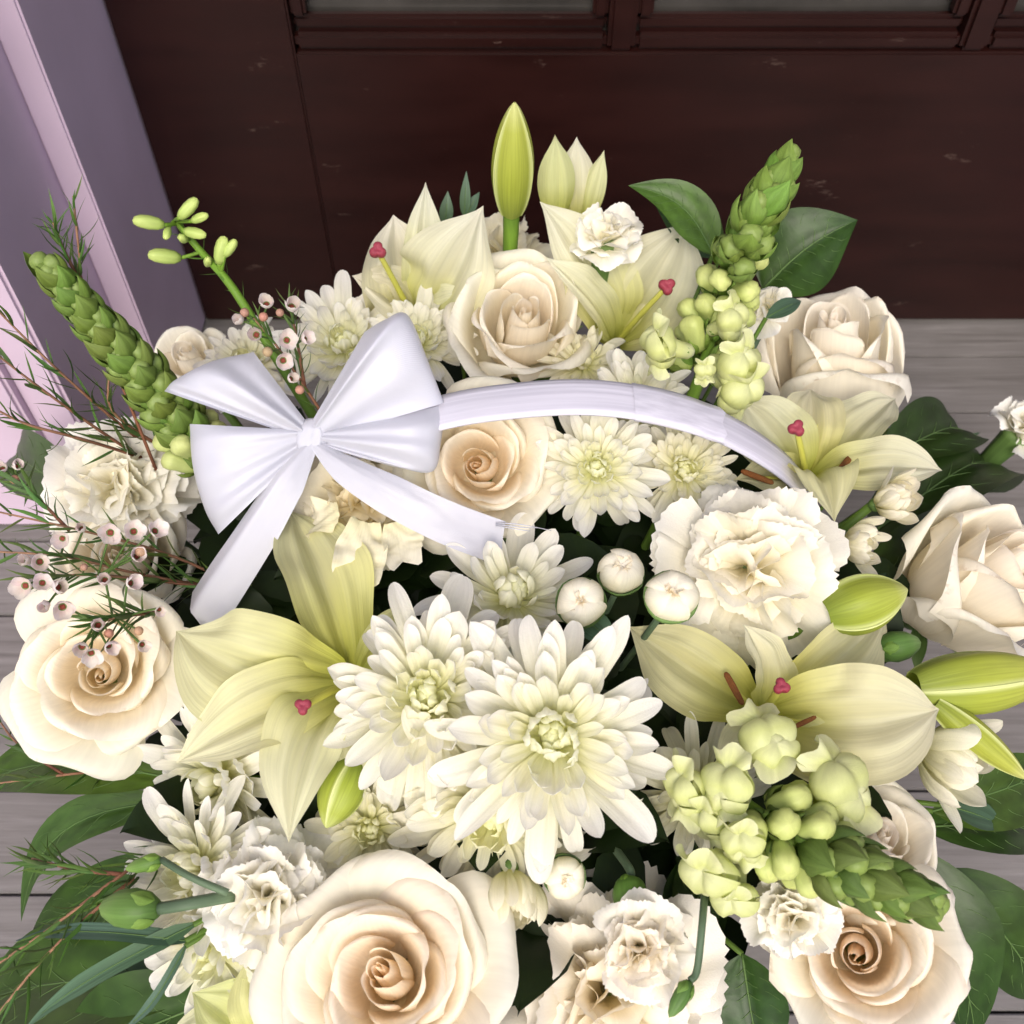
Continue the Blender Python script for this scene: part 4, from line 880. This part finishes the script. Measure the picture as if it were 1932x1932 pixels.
carnation('white mini carnation in a long green cup at the right edge', 1950, 790, 70, 0.0, (0.62, 0.68, 0.4), seed=40, N=22, phimax=80, calyx=2.0)
carn_bud('small white bud in a green cup, upper of the pair near the loose chrysanthemum', 1173, 1068, 46, 0.014, (0.05, 0.45, 0.9), 2, -0.1)
carn_bud('small white bud with a brownish eye, lower of the pair near the loose chrysanthemum', 1096, 1134, 50, 0.024, (0.0, 0.1, 1), 5, -0.1)
carn_bud('white bud rising from a fat green cup against the large carnation', 1270, 1118, 54, 0.050, (0.12, 0.28, 0.95), 9, 0.35)
carn_bud('tiny cream bud below the largest chrysanthemum', 1068, 1662, 42, -0.004, (0.1, -0.3, 0.95), 14, -0.2)

# ---- lilies
lily('large pale yellow lily at the front left with a pink stigma', (668, 1285, -0.022), [
    (545, 962, -0.004, 165, dict(n=(0.25, 0.1, 1), arc=0.10, tint=(0.95, 0.95, 0.86))),
    (762, 1140, -0.010, 80, dict(n=(0, -0.3, 1), tint=(0.97, 0.97, 0.8))),
    (333, 1440, 0.0, 150, dict(n=(-0.1, 0.25, 1), arc=0.16, recurve=0.22)),
    (690, 1500, -0.012, 80, dict(n=(-0.3, 0, 1))),
    (545, 1590, 0.0, 150, dict(n=(-0.25, 0.25, 1), arc=0.14, recurve=0.20, side=0.06)),
    (332, 1190, 0.012, 225, dict(n=(0.0, -0.05, 1), arc=0.16, recurve=0.22, side=-0.10, tint=(0.98, 0.98, 0.90)))],
    (572, 1333, 0.024), (), 2, (0.96, 0.965, 0.80))
lily('pale yellow lily at the right above the snapdragon florets with open stamens', (1438, 1352, -0.022), [
    (1186, 1182, -0.010, 150, dict(n=(0.2, -0.2, 1), tint=(0.88, 0.87, 0.72))),
    (1668, 1160, -0.010, 130, dict(n=(-0.1, -0.3, 1), tint=(0.98, 0.97, 0.9))),
    (1352, 1470, -0.012, 90, dict(n=(0.2, 0.2, 1))),
    (1640, 1500, -0.010, 130, dict(n=(0.0, 0.3, 1))),
    (1402, 1178, 0.008, 105, dict(n=(0.75, -0.1, 0.8), side=0.08)),
    (1772, 1338, 0.014, 218, dict(n=(0.0, -0.05, 1), arc=0.16, recurve=0.2, side=0.05))],
    (1474, 1296, 0.022), ((1368, 1268, 1402, 1330, 0.004), (1498, 1372, 1540, 1352, 0.004)), 5, (0.97, 0.965, 0.84))
lily('pale lily at the back left above the chrysanthemums', (785, 612, 0.535), [
    (803, 343, 0, 78, dict(Y=0.575, n=(0.1, 0.1, 1), recurve=0.05)),
    (742, 405, 0, 185, dict(Y=0.56, n=(0.25, 0.0, 1), side=-0.06)),
    (664, 520, 0, 120, dict(Y=0.52, n=(0.3, 0.3, 1))),
    (912, 388, 0, 185, dict(Y=0.55, n=(-0.25, 0.05, 1), side=0.08)),
    (905, 560, 0, 80, dict(Y=0.52, n=(-0.3, 0.3, 1)))],
    (713, 474, 0, 0.515), (), 8, (1.0, 1.0, 0.97))
lily('pale lily at the back right beside the tall snapdragon', (1160, 650, 0.52), [
    (1018, 380, 0, 140, dict(Y=0.55, n=(0.3, 0.0, 1), side=0.05)),
    (1296, 420, 0, 215, dict(Y=0.55, n=(-0.15, 0.05, 1), side=0.05)),
    (1028, 485, 0, 85, dict(Y=0.515, n=(0.4, 0.3, 1))),
    (1312, 610, 0, 95, dict(Y=0.51, n=(-0.2, 0.5, 1)))],
    (1258, 541, 0, 0.49), (), 11, (1.0, 1.0, 0.93))
lily('pale lily at the right behind the end of the handle', (1522, 905, -0.020), [
    (1396, 752, 0.010, 140, dict(n=(0.3, -0.1, 1))),
    (1530, 735, 0.010, 115, dict(n=(0.1, -0.1, 1), tint=(0.98, 0.97, 0.92))),
    (1690, 752, 0.020, 112, dict(n=(-0.3, 0.1, 1), arc=0.06)),
    (1385, 905, -0.004, 90, dict(n=(0.1, 0.3, 1), tint=(0.95, 0.94, 0.8))),
    (1778, 888, 0.016, 105, dict(n=(0.0, 0.35, 1), arc=0.16, recurve=0.24)),
    (1575, 985, 0.004, 125, dict(n=(0.2, 0.4, 1), arc=0.18, recurve=0.3, tint=(0.98, 0.98, 0.78)))],
    (1503, 809, 0.034), ((1578, 898, 1604, 862, 0.006), (1398, 888, 1460, 912, 0.006)), 14, (0.98, 0.975, 0.88))
lily('yellow green lily petals at the bottom left beside the large rose', (520, 1990, -0.040), [
    (362, 1872, -0.020, 130, dict(n=(-0.2, 0.3, 1), tint=(0.9, 0.95, 0.6))),
    (310, 1960, -0.030, 150, dict(n=(-0.2, 0.3, 1), tint=(0.97, 0.97, 0.8))),
    (470, 1800, -0.025, 120, dict(n=(0, -0.2, 1), tint=(0.92, 0.95, 0.66)))], None, (), 17)

# ---- lily buds
b0, b1 = Py(965, 400, 0.555), Py(971, 193, 0.555)
lily_bud('tall upright yellow green lily bud standing at the back centre', b0, b1, 77, 1, (1.0, 1.04, 0.9), stem=[Py(964, 440, 0.553), Py(962, 500, 0.55), Py(962, 640, 0.53)], roll=R_(-88))
tb = Py(1075, 420, 0.58)
ob = thing('lily_bud', 'pale green lily bud just opening at the back, right of the upright bud', 'flower bud', tb, 'green lily buds')
for i, (x0, x, y, w, nn, c) in enumerate(((1085, 1088, 258, 74, (0, 0, 1), (1, 1, .95)), (1105, 1140, 283, 44, (-0.3, 0, 1), (0.93, 0.97, .72)), (1052, 1047, 254, 70, (0.2, 0, 1), (0.88, 0.94, .62)))):
    me = blade('bud_petal', Py(x0, 425, 0.58-0.004*i), Py(x, y, 0.595-0.006*i), pxm(tb, w), M['lily'], ax(tb, *[-q for q in nn]), 'lily', arc=-0.10, cup=0.5, groove=-0.2, origin=tb, ns=18, nt=11, seed=i)
    obj('petal', me, ob, None, c)
stem_to(ob, tb, r=0.003)
lily_bud('fat green lily bud hanging below the front left lily', Pd(668, 1440, -0.012), Pd(615, 1562, -0.012), 82, 4, (0.9, 1.0, 0.8), roll=0.6)
lily_bud('fat green lily bud pointing right below the large carnation', Pd(1556, 1160, 0.004), Pd(1712, 1112, 0.020), 112, 5, (0.95, 1.02, 0.85), roll=1.9)
lily_bud('long yellow green lily bud at the right edge under the lying rose', Pd(1722, 1300, 0.0), Pd(1990, 1268, 0.014), 116, 6, (1.0, 1.03, 0.9), roll=1.2)
lily_bud('narrow green lily bud at the right edge pointing down over the half open chrysanthemum', Pd(1762, 1325, 0.004), Pd(1938, 1470, 0.0), 58, 7, (1.0, 1.02, 0.85), roll=2.4)

# ---- snapdragons
sp = [Pd(395, 880, 0.0), Py(340, 800, 0.40), Py(262, 700, 0.405), Py(180, 610, 0.41), Py(95, 508, 0.415)]
snapdragon('green snapdragon spike in tight bud leaning out at the left', sp, 58, 0.0215, 0.0160, 0.016, 3, tip=0.10, green=(0.76, 0.76, 0.58), s0=0.10, spread=44, dens=0.95)
sp = [Pd(1285, 800, 0.0), Pd(1325, 700, 0.02), Pd(1362, 560, 0.062), Py(1420, 430, 0.46), Py(1483, 312, 0.485)]
snapdragon('tall pale green snapdragon spike at the back right', sp, 46, 0.0245, 0.0175, 0.019, 6, tip=0.48, green=(0.95, 0.97, 0.78), budtint=(1.0, 1.0, 0.92), s0=0.30, spread=58,
    florets=((1240, 650, 0.05, 84, -0.9, 0.2, 0.4), (1395, 690, 0.045, 88, 0.7, -0.1, 0.6), (1400, 740, 0.03, 92, 0.7, -0.4, 0.6), (1385, 605, 0.06, 74, 0.7, 0.3, 0.6), (1330, 700, 0.05, 40, 0.2, -0.2, 1)))
sp = [Pd(1340, 1470, -0.01), Pd(1420, 1530, 0.012), Pd(1520, 1595, 0.03), Pd(1630, 1650, 0.045), Pd(1745, 1702, 0.05)]
snapdragon('snapdragon spike at the lower right with open yellow florets and a dark green tip', sp, 40, 0.0225, 0.0165, 0.016, 9, tip=0.34, green=(0.55, 0.56, 0.48), budtint=(0.98, 0.98, 0.86), s0=0.34, spread=56,
    florets=((1450, 1392, 0.03, 110, 0.1, 0.8, 0.6), (1370, 1482, 0.035, 100, -0.4, 0.3, 0.9), (1292, 1490, 0.02, 96, -0.9, 0.1, 0.6), (1590, 1480, 0.03, 128, 0.6, 0.6, 0.6), (1400, 1590, 0.035, 84, -0.3, -0.4, 0.9), (1340, 1655, 0.02, 112, -0.5, -0.7, 0.6), (1385, 1700, 0.015, 90, -0.2, -0.9, 0.6), (1335, 1545, 0.02, 84, -0.8, -0.3, 0.6)))

# ---- larkspur spike in bud
lp = [Pd(620, 830, 0.0), Pd(530, 690, 0.035), Pd(440, 545, 0.085), Py(375, 470, 0.49), Py(330, 415, 0.495)]
lk = thing('larkspur', 'slender green larkspur spike in bud at the back left above the bow', 'larkspur', lp[0])
obj('stem', tube('stem', lp, 0.0034, 0.0018, M['stem'], 30, 9, lp[0]), lk, None, (1.15, 1.25, 0.9))
LC = catmull(lp, 60)
lark_bud = lathe('lark_bud', [(0.0, -0.5), (0.12, -0.48), (0.2, -0.3), (0.23, 0.0), (0.2, 0.28), (0.12, 0.45), (0.0, 0.5)], M['snapbud'], 15, lambda a, s: 1+0.14*np.cos(5*a)*s)
for (x, y, dx, dy, dz, L) in ((280, 420, -1, .15, .2, 58), (355, 393, .7, .7, .2, 52), (377, 411, .8, .3, .5, 38), (368, 440, .9, -.2, .5, 46), (310, 484, -1, .1, .3, 62), (315, 440, -.2, -.6, .8, 34), (418, 472, .25, .9, .3, 56), (434, 468, .6, .8, .2, 40), (392, 494, .1, .4, 1, 34), (345, 450, -.3, .2, 1, 36)):
    p = Py(x, y, 0.48); A = ax(p, dx, dy, dz); c = min((Vector(q) for q in LC[20:]), key=lambda q: (q-(p-A*pxm(p, L))).length)
    obj('bud', lark_bud, lk, Matrix.Translation(p-lp[0]) @ frame_z(A, x).to_4x4() @ Matrix.Scale(pxm(p, L), 4), (0.95, 1.03, 0.8))
    obj('stalk', tube('stalk', [c, (c+p-A*pxm(p, L)*0.5)/2, p-A*pxm(p, L)*0.48], 0.0011, 0.0012, M['stem'], 7, 6, lp[0]), lk, None, (1.3, 1.35, 1.0))
g_ = random.Random(4)
for i in range(16):
    c = Vector(LC[24+i*2]); m = frame_z(Vector(LC[30+i])-Vector(LC[26+i]))
    obj('needle', NEEDLES[i % 4], lk, Matrix.Translation(c-lp[0]) @ m.to_4x4() @ place(i*2.4, R_(g_.uniform(30, 80)), Vector((0, 0, 0)), pxm(c, 44)), (1.1, 1.25, .9))

# ---- waxflower sprigs
waxflower('waxflower sprig with small white blossoms rising behind the bow', [[(640, 830, 0.02), (575, 730, 0.05), (520, 650, 0.075), (478, 600, 0.085)], [(575, 730, 0.05), (560, 640, 0.075), (545, 570, 0.085)]],
    ((503, 575, 0.094, 42, 0, .4, 1), (455, 606, 0.085, 36, -.5, .3, 1), (484, 632, 0.088, 44, -.2, .1, 1), (550, 580, 0.092, 50, .2, .4, 1), (541, 642, 0.088, 42, .1, .1, 1), (574, 640, 0.088, 38, .5, .2, 1), (534, 680, 0.082, 42, .1, -.1, 1), (548, 715, 0.068, 34, .4, .2, 1)),
    ((462, 590, 0.09, 20), (497, 598, 0.09, 20), (505, 664, 0.085, 22), (566, 735, 0.06, 20), (528, 590, 0.09, 18)), 62, 16, 3)
waxflower('waxflower sprig at the left edge with white blossoms lying over the rose', [
    [(600, 1175, -0.04), (420, 1090, -0.03), (300, 1040, 0.0), (150, 1000, 0.045), (-20, 962, 0.05)],
    [(600, 1110, -0.04), (400, 1105, -0.03), (250, 1080, 0.02), (120, 1050, 0.05), (-20, 1040, 0.05)],
    [(560, 1130, -0.04), (330, 1100, -0.01), (180, 1085, 0.045), (60, 1090, 0.05)],
    [(300, 1155, 0.02), (240, 1162, 0.04), (180, 1175, 0.05)],
    [(130, 1000, 0.045), (60, 930, 0.05), (-10, 880, 0.05)]],
    ((118, 1016, 0.058, 38, -.3, -.2, 1), (155, 998, 0.055, 36, -.2, .2, 1), (208, 1005, 0.058, 46, .0, -.1, 1), (252, 1003, 0.057, 44, .1, .1, 1), (292, 1002, 0.055, 42, .5, .3, 1), (52, 1058, 0.06, 38, -.5, .1, 1), (75, 1060, 0.062, 44, .1, 0, 1), (48, 1105, 0.06, 46, -.4, -.2, 1), (80, 1100, 0.062, 40, .1, .1, 1), (108, 1108, 0.062, 50, .3, .1, 1), (118, 1145, 0.06, 48, .1, -.3, 1), (88, 1140, 0.058, 38, -.4, -.3, 1), (198, 1095, 0.056, 42, -.1, .2, 1), (245, 1100, 0.055, 44, .5, .1, 1), (258, 1050, 0.054, 40, .2, .2, 1), (185, 1180, 0.058, 44, 0, .1, 1), (155, 1220, 0.056, 44, -.2, -.3, 1), (172, 1232, 0.056, 42, .1, -.5, 1), (205, 1218, 0.054, 40, .4, -.3, 1), (268, 1216, 0.05, 34, .3, -.2, 1), (300, 1150, 0.045, 30, .2, -.3, 1), (5, 885, 0.06, 36, -.3, .3, 1), (30, 880, 0.06, 34, .3, .3, 1)),
    ((265, 1040, 0.055, 24), (158, 1070, 0.06, 16), (28, 905, 0.055, 20), (262, 1190, 0.05, 20), (205, 1195, 0.05, 20)), 92, 20, 8)
waxflower('bare needle twig rising at the left edge beside the door frame', [[(300, 900, 0.0), (165, 560, 0.10, 0.42), (150, 480, 0.12, 0.43), (138, 370, 0.14, 0.44)], [(165, 560, 0.10, 0.42), (120, 470, 0.12, 0.43), (100, 420, 0.12, 0.43)]], (), (), 72, 15, 12, 0.0012, tint=(1.0, 1.05, 0.95))
waxflower('bare needle twig fanning out at the left edge above the carnation', [[(300, 860, 0.0), (190, 770, 0, 0.40), (90, 680, 0, 0.40), (-20, 570, 0, 0.40)], [(290, 880, 0.0), (170, 800, 0, 0.39), (60, 720, 0, 0.385), (-30, 650, 0, 0.38)], [(290, 870, 0.0), (160, 830, 0, 0.37), (50, 800, 0, 0.36), (-30, 760, 0, 0.355)], [(330, 860, 0.0), (216, 780, 0, 0.40), (205, 700, 0, 0.41)]], (), (), 88, 12, 15, 0.0012, tint=(0.85, 0.85, 0.75))
waxflower('bare needle twig trailing over the deck at the lower left', [[(340, 1580, -0.03), (230, 1650, 0.0), (110, 1740, 0.005), (-20, 1830, 0.0)], [(340, 1590, -0.03), (200, 1700, -0.004), (90, 1800, 0.0), (-10, 1920, 0.0)], [(230, 1650, 0.0), (140, 1640, 0.0), (60, 1620, 0.0)]], (), (), 92, 24, 18, 0.0012, tint=(0.8, 0.85, 0.7))
waxflower('thin bare twig crossing the deck beside the left rose', [[(230, 1450, -0.05), (120, 1462, -0.03), (-20, 1480, -0.04)], [(120, 1462, -0.03), (30, 1400, -0.05), (-20, 1330, -0.05)]], (), (), 74, 8, 21, 0.0010, tint=(0.7, 0.75, 0.65))

# ---- leaves
leaf('light green leaf turned up at the back right', (1345, 480, 0, 0.52), (1185, 350, 0, 0.55), 92, (0.5, 0.2, 1), 1, (1.5, 1.6, 1.2), side=0.12)
leaf('dark leaf behind the light green leaf at the back right', (1360, 480, 0, 0.55), (1215, 345, 0, 0.57), 90, (0.1, 0.2, 1), 2, (0.75, 0.85, 0.8))
leaf('broad dark leaf standing behind the back right rose', (1440, 545, 0, 0.54), (1618, 415, 0, 0.56), 165, (-0.2, 0.1, 1), 3, (0.75, 0.9, 0.8), side=-0.05)
leaf('dark leaf behind the right lily over the grey deck', (1660, 870, -0.03), (1800, 860, -0.06), 130, (0.1, 0.3, 1), 4, (0.6, 0.75, 0.6))
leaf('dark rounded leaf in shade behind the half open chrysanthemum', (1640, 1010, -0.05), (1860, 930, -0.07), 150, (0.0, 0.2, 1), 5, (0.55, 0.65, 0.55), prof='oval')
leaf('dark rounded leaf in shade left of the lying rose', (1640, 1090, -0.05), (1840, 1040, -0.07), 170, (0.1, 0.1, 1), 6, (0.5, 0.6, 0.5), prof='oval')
leaf('bright edged leaf at the right edge below the lily bud', (1760, 1530, -0.05), (1990, 1440, -0.05), 130, (0.1, -0.2, 1), 7, (1.0, 1.0, 0.7))
leaf('dark leaf at the right edge below the half open chrysanthemum', (1740, 1560, -0.06), (2000, 1580, -0.07), 130, (0.0, 0.3, 1), 8, (0.7, 0.85, 0.8))
leaf('large glossy dark leaf hanging at the lower right edge', (1720, 1600, -0.06), (1840, 1960, -0.10), 175, (0.25, 0.2, 1), 9, (0.62, 0.8, 0.62), wave=0.1, veins=7)
leaf('second glossy dark leaf at the lower right corner behind the first', (1790, 1640, -0.08), (1960, 1880, -0.12), 160, (0.2, 0.1, 1), 10, (0.68, 0.82, 0.55))
leaf('dark blue green leaf at the bottom edge left of the blush rose', (1400, 1800, -0.06), (1440, 2010, -0.07), 150, (-0.2, 0.2, 1), 11, (0.7, 0.9, 1.1))
leaf('long green leaf reaching to the left edge below the left rose', (330, 1470, -0.045), (-60, 1500, -0.065), 120, (0.0, 0.2, 1), 12, (1.25, 1.25, 0.85), veins=5, wave=0.05, side=0.06)
leaf('pale curved leaf drooping over the deck at the lower left', (340, 1510, -0.06), (40, 1740, -0.10), 80, (-0.1, 0.25, 1), 13, (1.1, 1.2, 1.1), side=0.16, veins=4)
leaf('broad dark leaf at the lower left under the needle twigs', (400, 1640, -0.09), (60, 1760, -0.13), 130, (0.0, 0.2, 1), 14, (0.8, 0.9, 0.65))
leaf('large broad leaf filling the bottom left corner', (420, 1840, -0.09), (-60, 1915, -0.13), 215, (0.05, 0.2, 1), 15, (0.95, 1.05, 0.7), veins=7)
leaf('second broad leaf at the bottom edge left of the yellow lily', (420, 1880, -0.08), (100, 2040, -0.11), 200, (0.0, 0.2, 1), 16, (0.75, 0.9, 0.7))
leaf('green leaf peeping out behind the left carnation', (190, 960, -0.03), (60, 870, -0.02), 110, (-0.2, 0.1, 1), 17, (0.9, 1.1, 0.9))
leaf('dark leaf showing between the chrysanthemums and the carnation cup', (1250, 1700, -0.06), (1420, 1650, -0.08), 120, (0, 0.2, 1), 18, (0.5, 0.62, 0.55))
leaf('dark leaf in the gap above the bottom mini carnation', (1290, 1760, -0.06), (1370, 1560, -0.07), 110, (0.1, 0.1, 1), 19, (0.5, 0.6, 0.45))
ek = dict(veins=0, mat='blade', group='small grey green leaves', name='small_leaf', ns=10, nt=7, wave=0.02)
leaf('small upright grey green leaf at the back, left of the upright bud', (840, 425, 0, 0.59), (845, 360, 0, 0.60), 26, (0, 0, 1), 20, (1, 1, 1), **ek)
leaf('taller slim grey green leaf at the back beside the upright bud', (876, 410, 0, 0.595), (880, 322, 0, 0.61), 20, (0, 0, 1), 21, (0.95, 1, 1), **ek)
leaf('tiny grey green leaf right of the slim leaf at the back', (878, 410, 0, 0.595), (905, 362, 0, 0.605), 22, (-.2, 0, 1), 22, (0.8, .9, .9), **ek)
leaf('small dark leaf on the left of the back right rose', (1445, 600, 0, 0.47), (1512, 568, 0, 0.49), 34, (0, 0.2, 1), 23, (0.6, .7, .7), **ek)
leaf('rounded grey green leaf under the small white bud pair', (1095, 1165, 0.0), (1150, 1205, 0.004), 58, (0, 0.2, 1), 24, (0.8, 0.95, 0.85), **{**ek, 'prof': 'oval'})
leaf('long flat grey green blade pointing left at the lower left', (350, 1775, -0.0), (30, 1775, -0.01), 32, (0, 0.3, 1), 25, (0.75, .85, .95), **{**ek, 'prof': 'needle', 'ns': 16})
leaf('curved thin grey green blade at the bottom left', (350, 1785, 0.0), (230, 1945, -0.01), 20, (-.2, 0.3, 1), 26, (0.9, 1, 1.1), **{**ek, 'prof': 'needle', 'ns': 16, 'side': -0.12})
leaf('long blue green blade running to the bottom left corner', (365, 1745, 0.0), (40, 1950, -0.01), 36, (0, 0.3, 1), 27, (0.85, 1, .9), **{**ek, 'prof': 'needle', 'ns': 16})
leaf('dark narrow leaf at the right edge beside the carnation cup', (1740, 880, -0.04), (1850, 815, -0.02), 40, (0, 0.2, 1), 28, (0.55, .6, .5), **ek)
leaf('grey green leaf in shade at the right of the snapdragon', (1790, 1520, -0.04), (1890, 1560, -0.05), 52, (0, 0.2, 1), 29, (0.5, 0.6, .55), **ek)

# ---- closed green carnation buds on thin stalks
def green_bud(label, base, tip, wpx, to, tint=(1, 1, 1), r=0.0016):
    a, b = wpt(base), wpt(tip); d = b-a; t = thing('green_bud', label, 'flower bud', a, 'closed green carnation buds', frame_z(d))
    L = d.length; w = pxm(a, wpx)/2
    obj('cup', lathe('cup', [(0, 0), (0.45*w, 0.02*L), (0.85*w, 0.18*L), (w, 0.4*L), (0.88*w, 0.66*L), (0.45*w, 0.9*L), (0, L)], M['calyx'], 18, lambda q, s: 1+0.05*np.cos(5*q)*s), t, None, tint)
    for j in range(3):
        aa = j*2*PI/3
        obj('scale', sepal_mesh[j], t, place(aa, R_(14), Vector((0.6*w*math.cos(aa), 0.6*w*math.sin(aa), 0.02*L)), L*0.42), tint)
    o = obj('stem', tube('stem', [a] + [wpt(q) for q in to], r, r*1.1, M['greystem'], 14, 7), t); o.matrix_basis = t.matrix_basis.inverted()
green_bud('plump closed green carnation bud on a grey stalk at the lower left', (300, 1715, 0.012), (186, 1712, 0.012), 74, [(360, 1705, 0.012), (440, 1690, 0.0)], (1, 1.05, 0.9), 0.0028)
green_bud('small split green bud on a thin stalk at the lower left', (305, 1622, 0.012), (236, 1640, 0.012), 30, [(360, 1655, 0.016), (430, 1685, 0.01)], (1.1, 1.15, 0.9))
green_bud('closed green bud between the lily bud and the lying rose', (1655, 1225, -0.01), (1738, 1212, -0.006), 60, [(1600, 1240, -0.02), (1560, 1260, -0.04)], (0.85, 0.95, 0.85))
green_bud('thin green bud hanging over the bottom mini carnation', (1302, 1850, 0.02), (1262, 1920, 0.02), 32, [(1315, 1830, 0.02), (1325, 1740, 0.02), (1330, 1680, 0.0)], (0.8, 0.9, 0.8))
green_bud('green bud above the bottom mini carnation', (1188, 1660, -0.01), (1190, 1730, 0.004), 68, [(1188, 1640, -0.01), (1160, 1600, -0.03)], (0.85, 1.0, 0.6), 0.002)
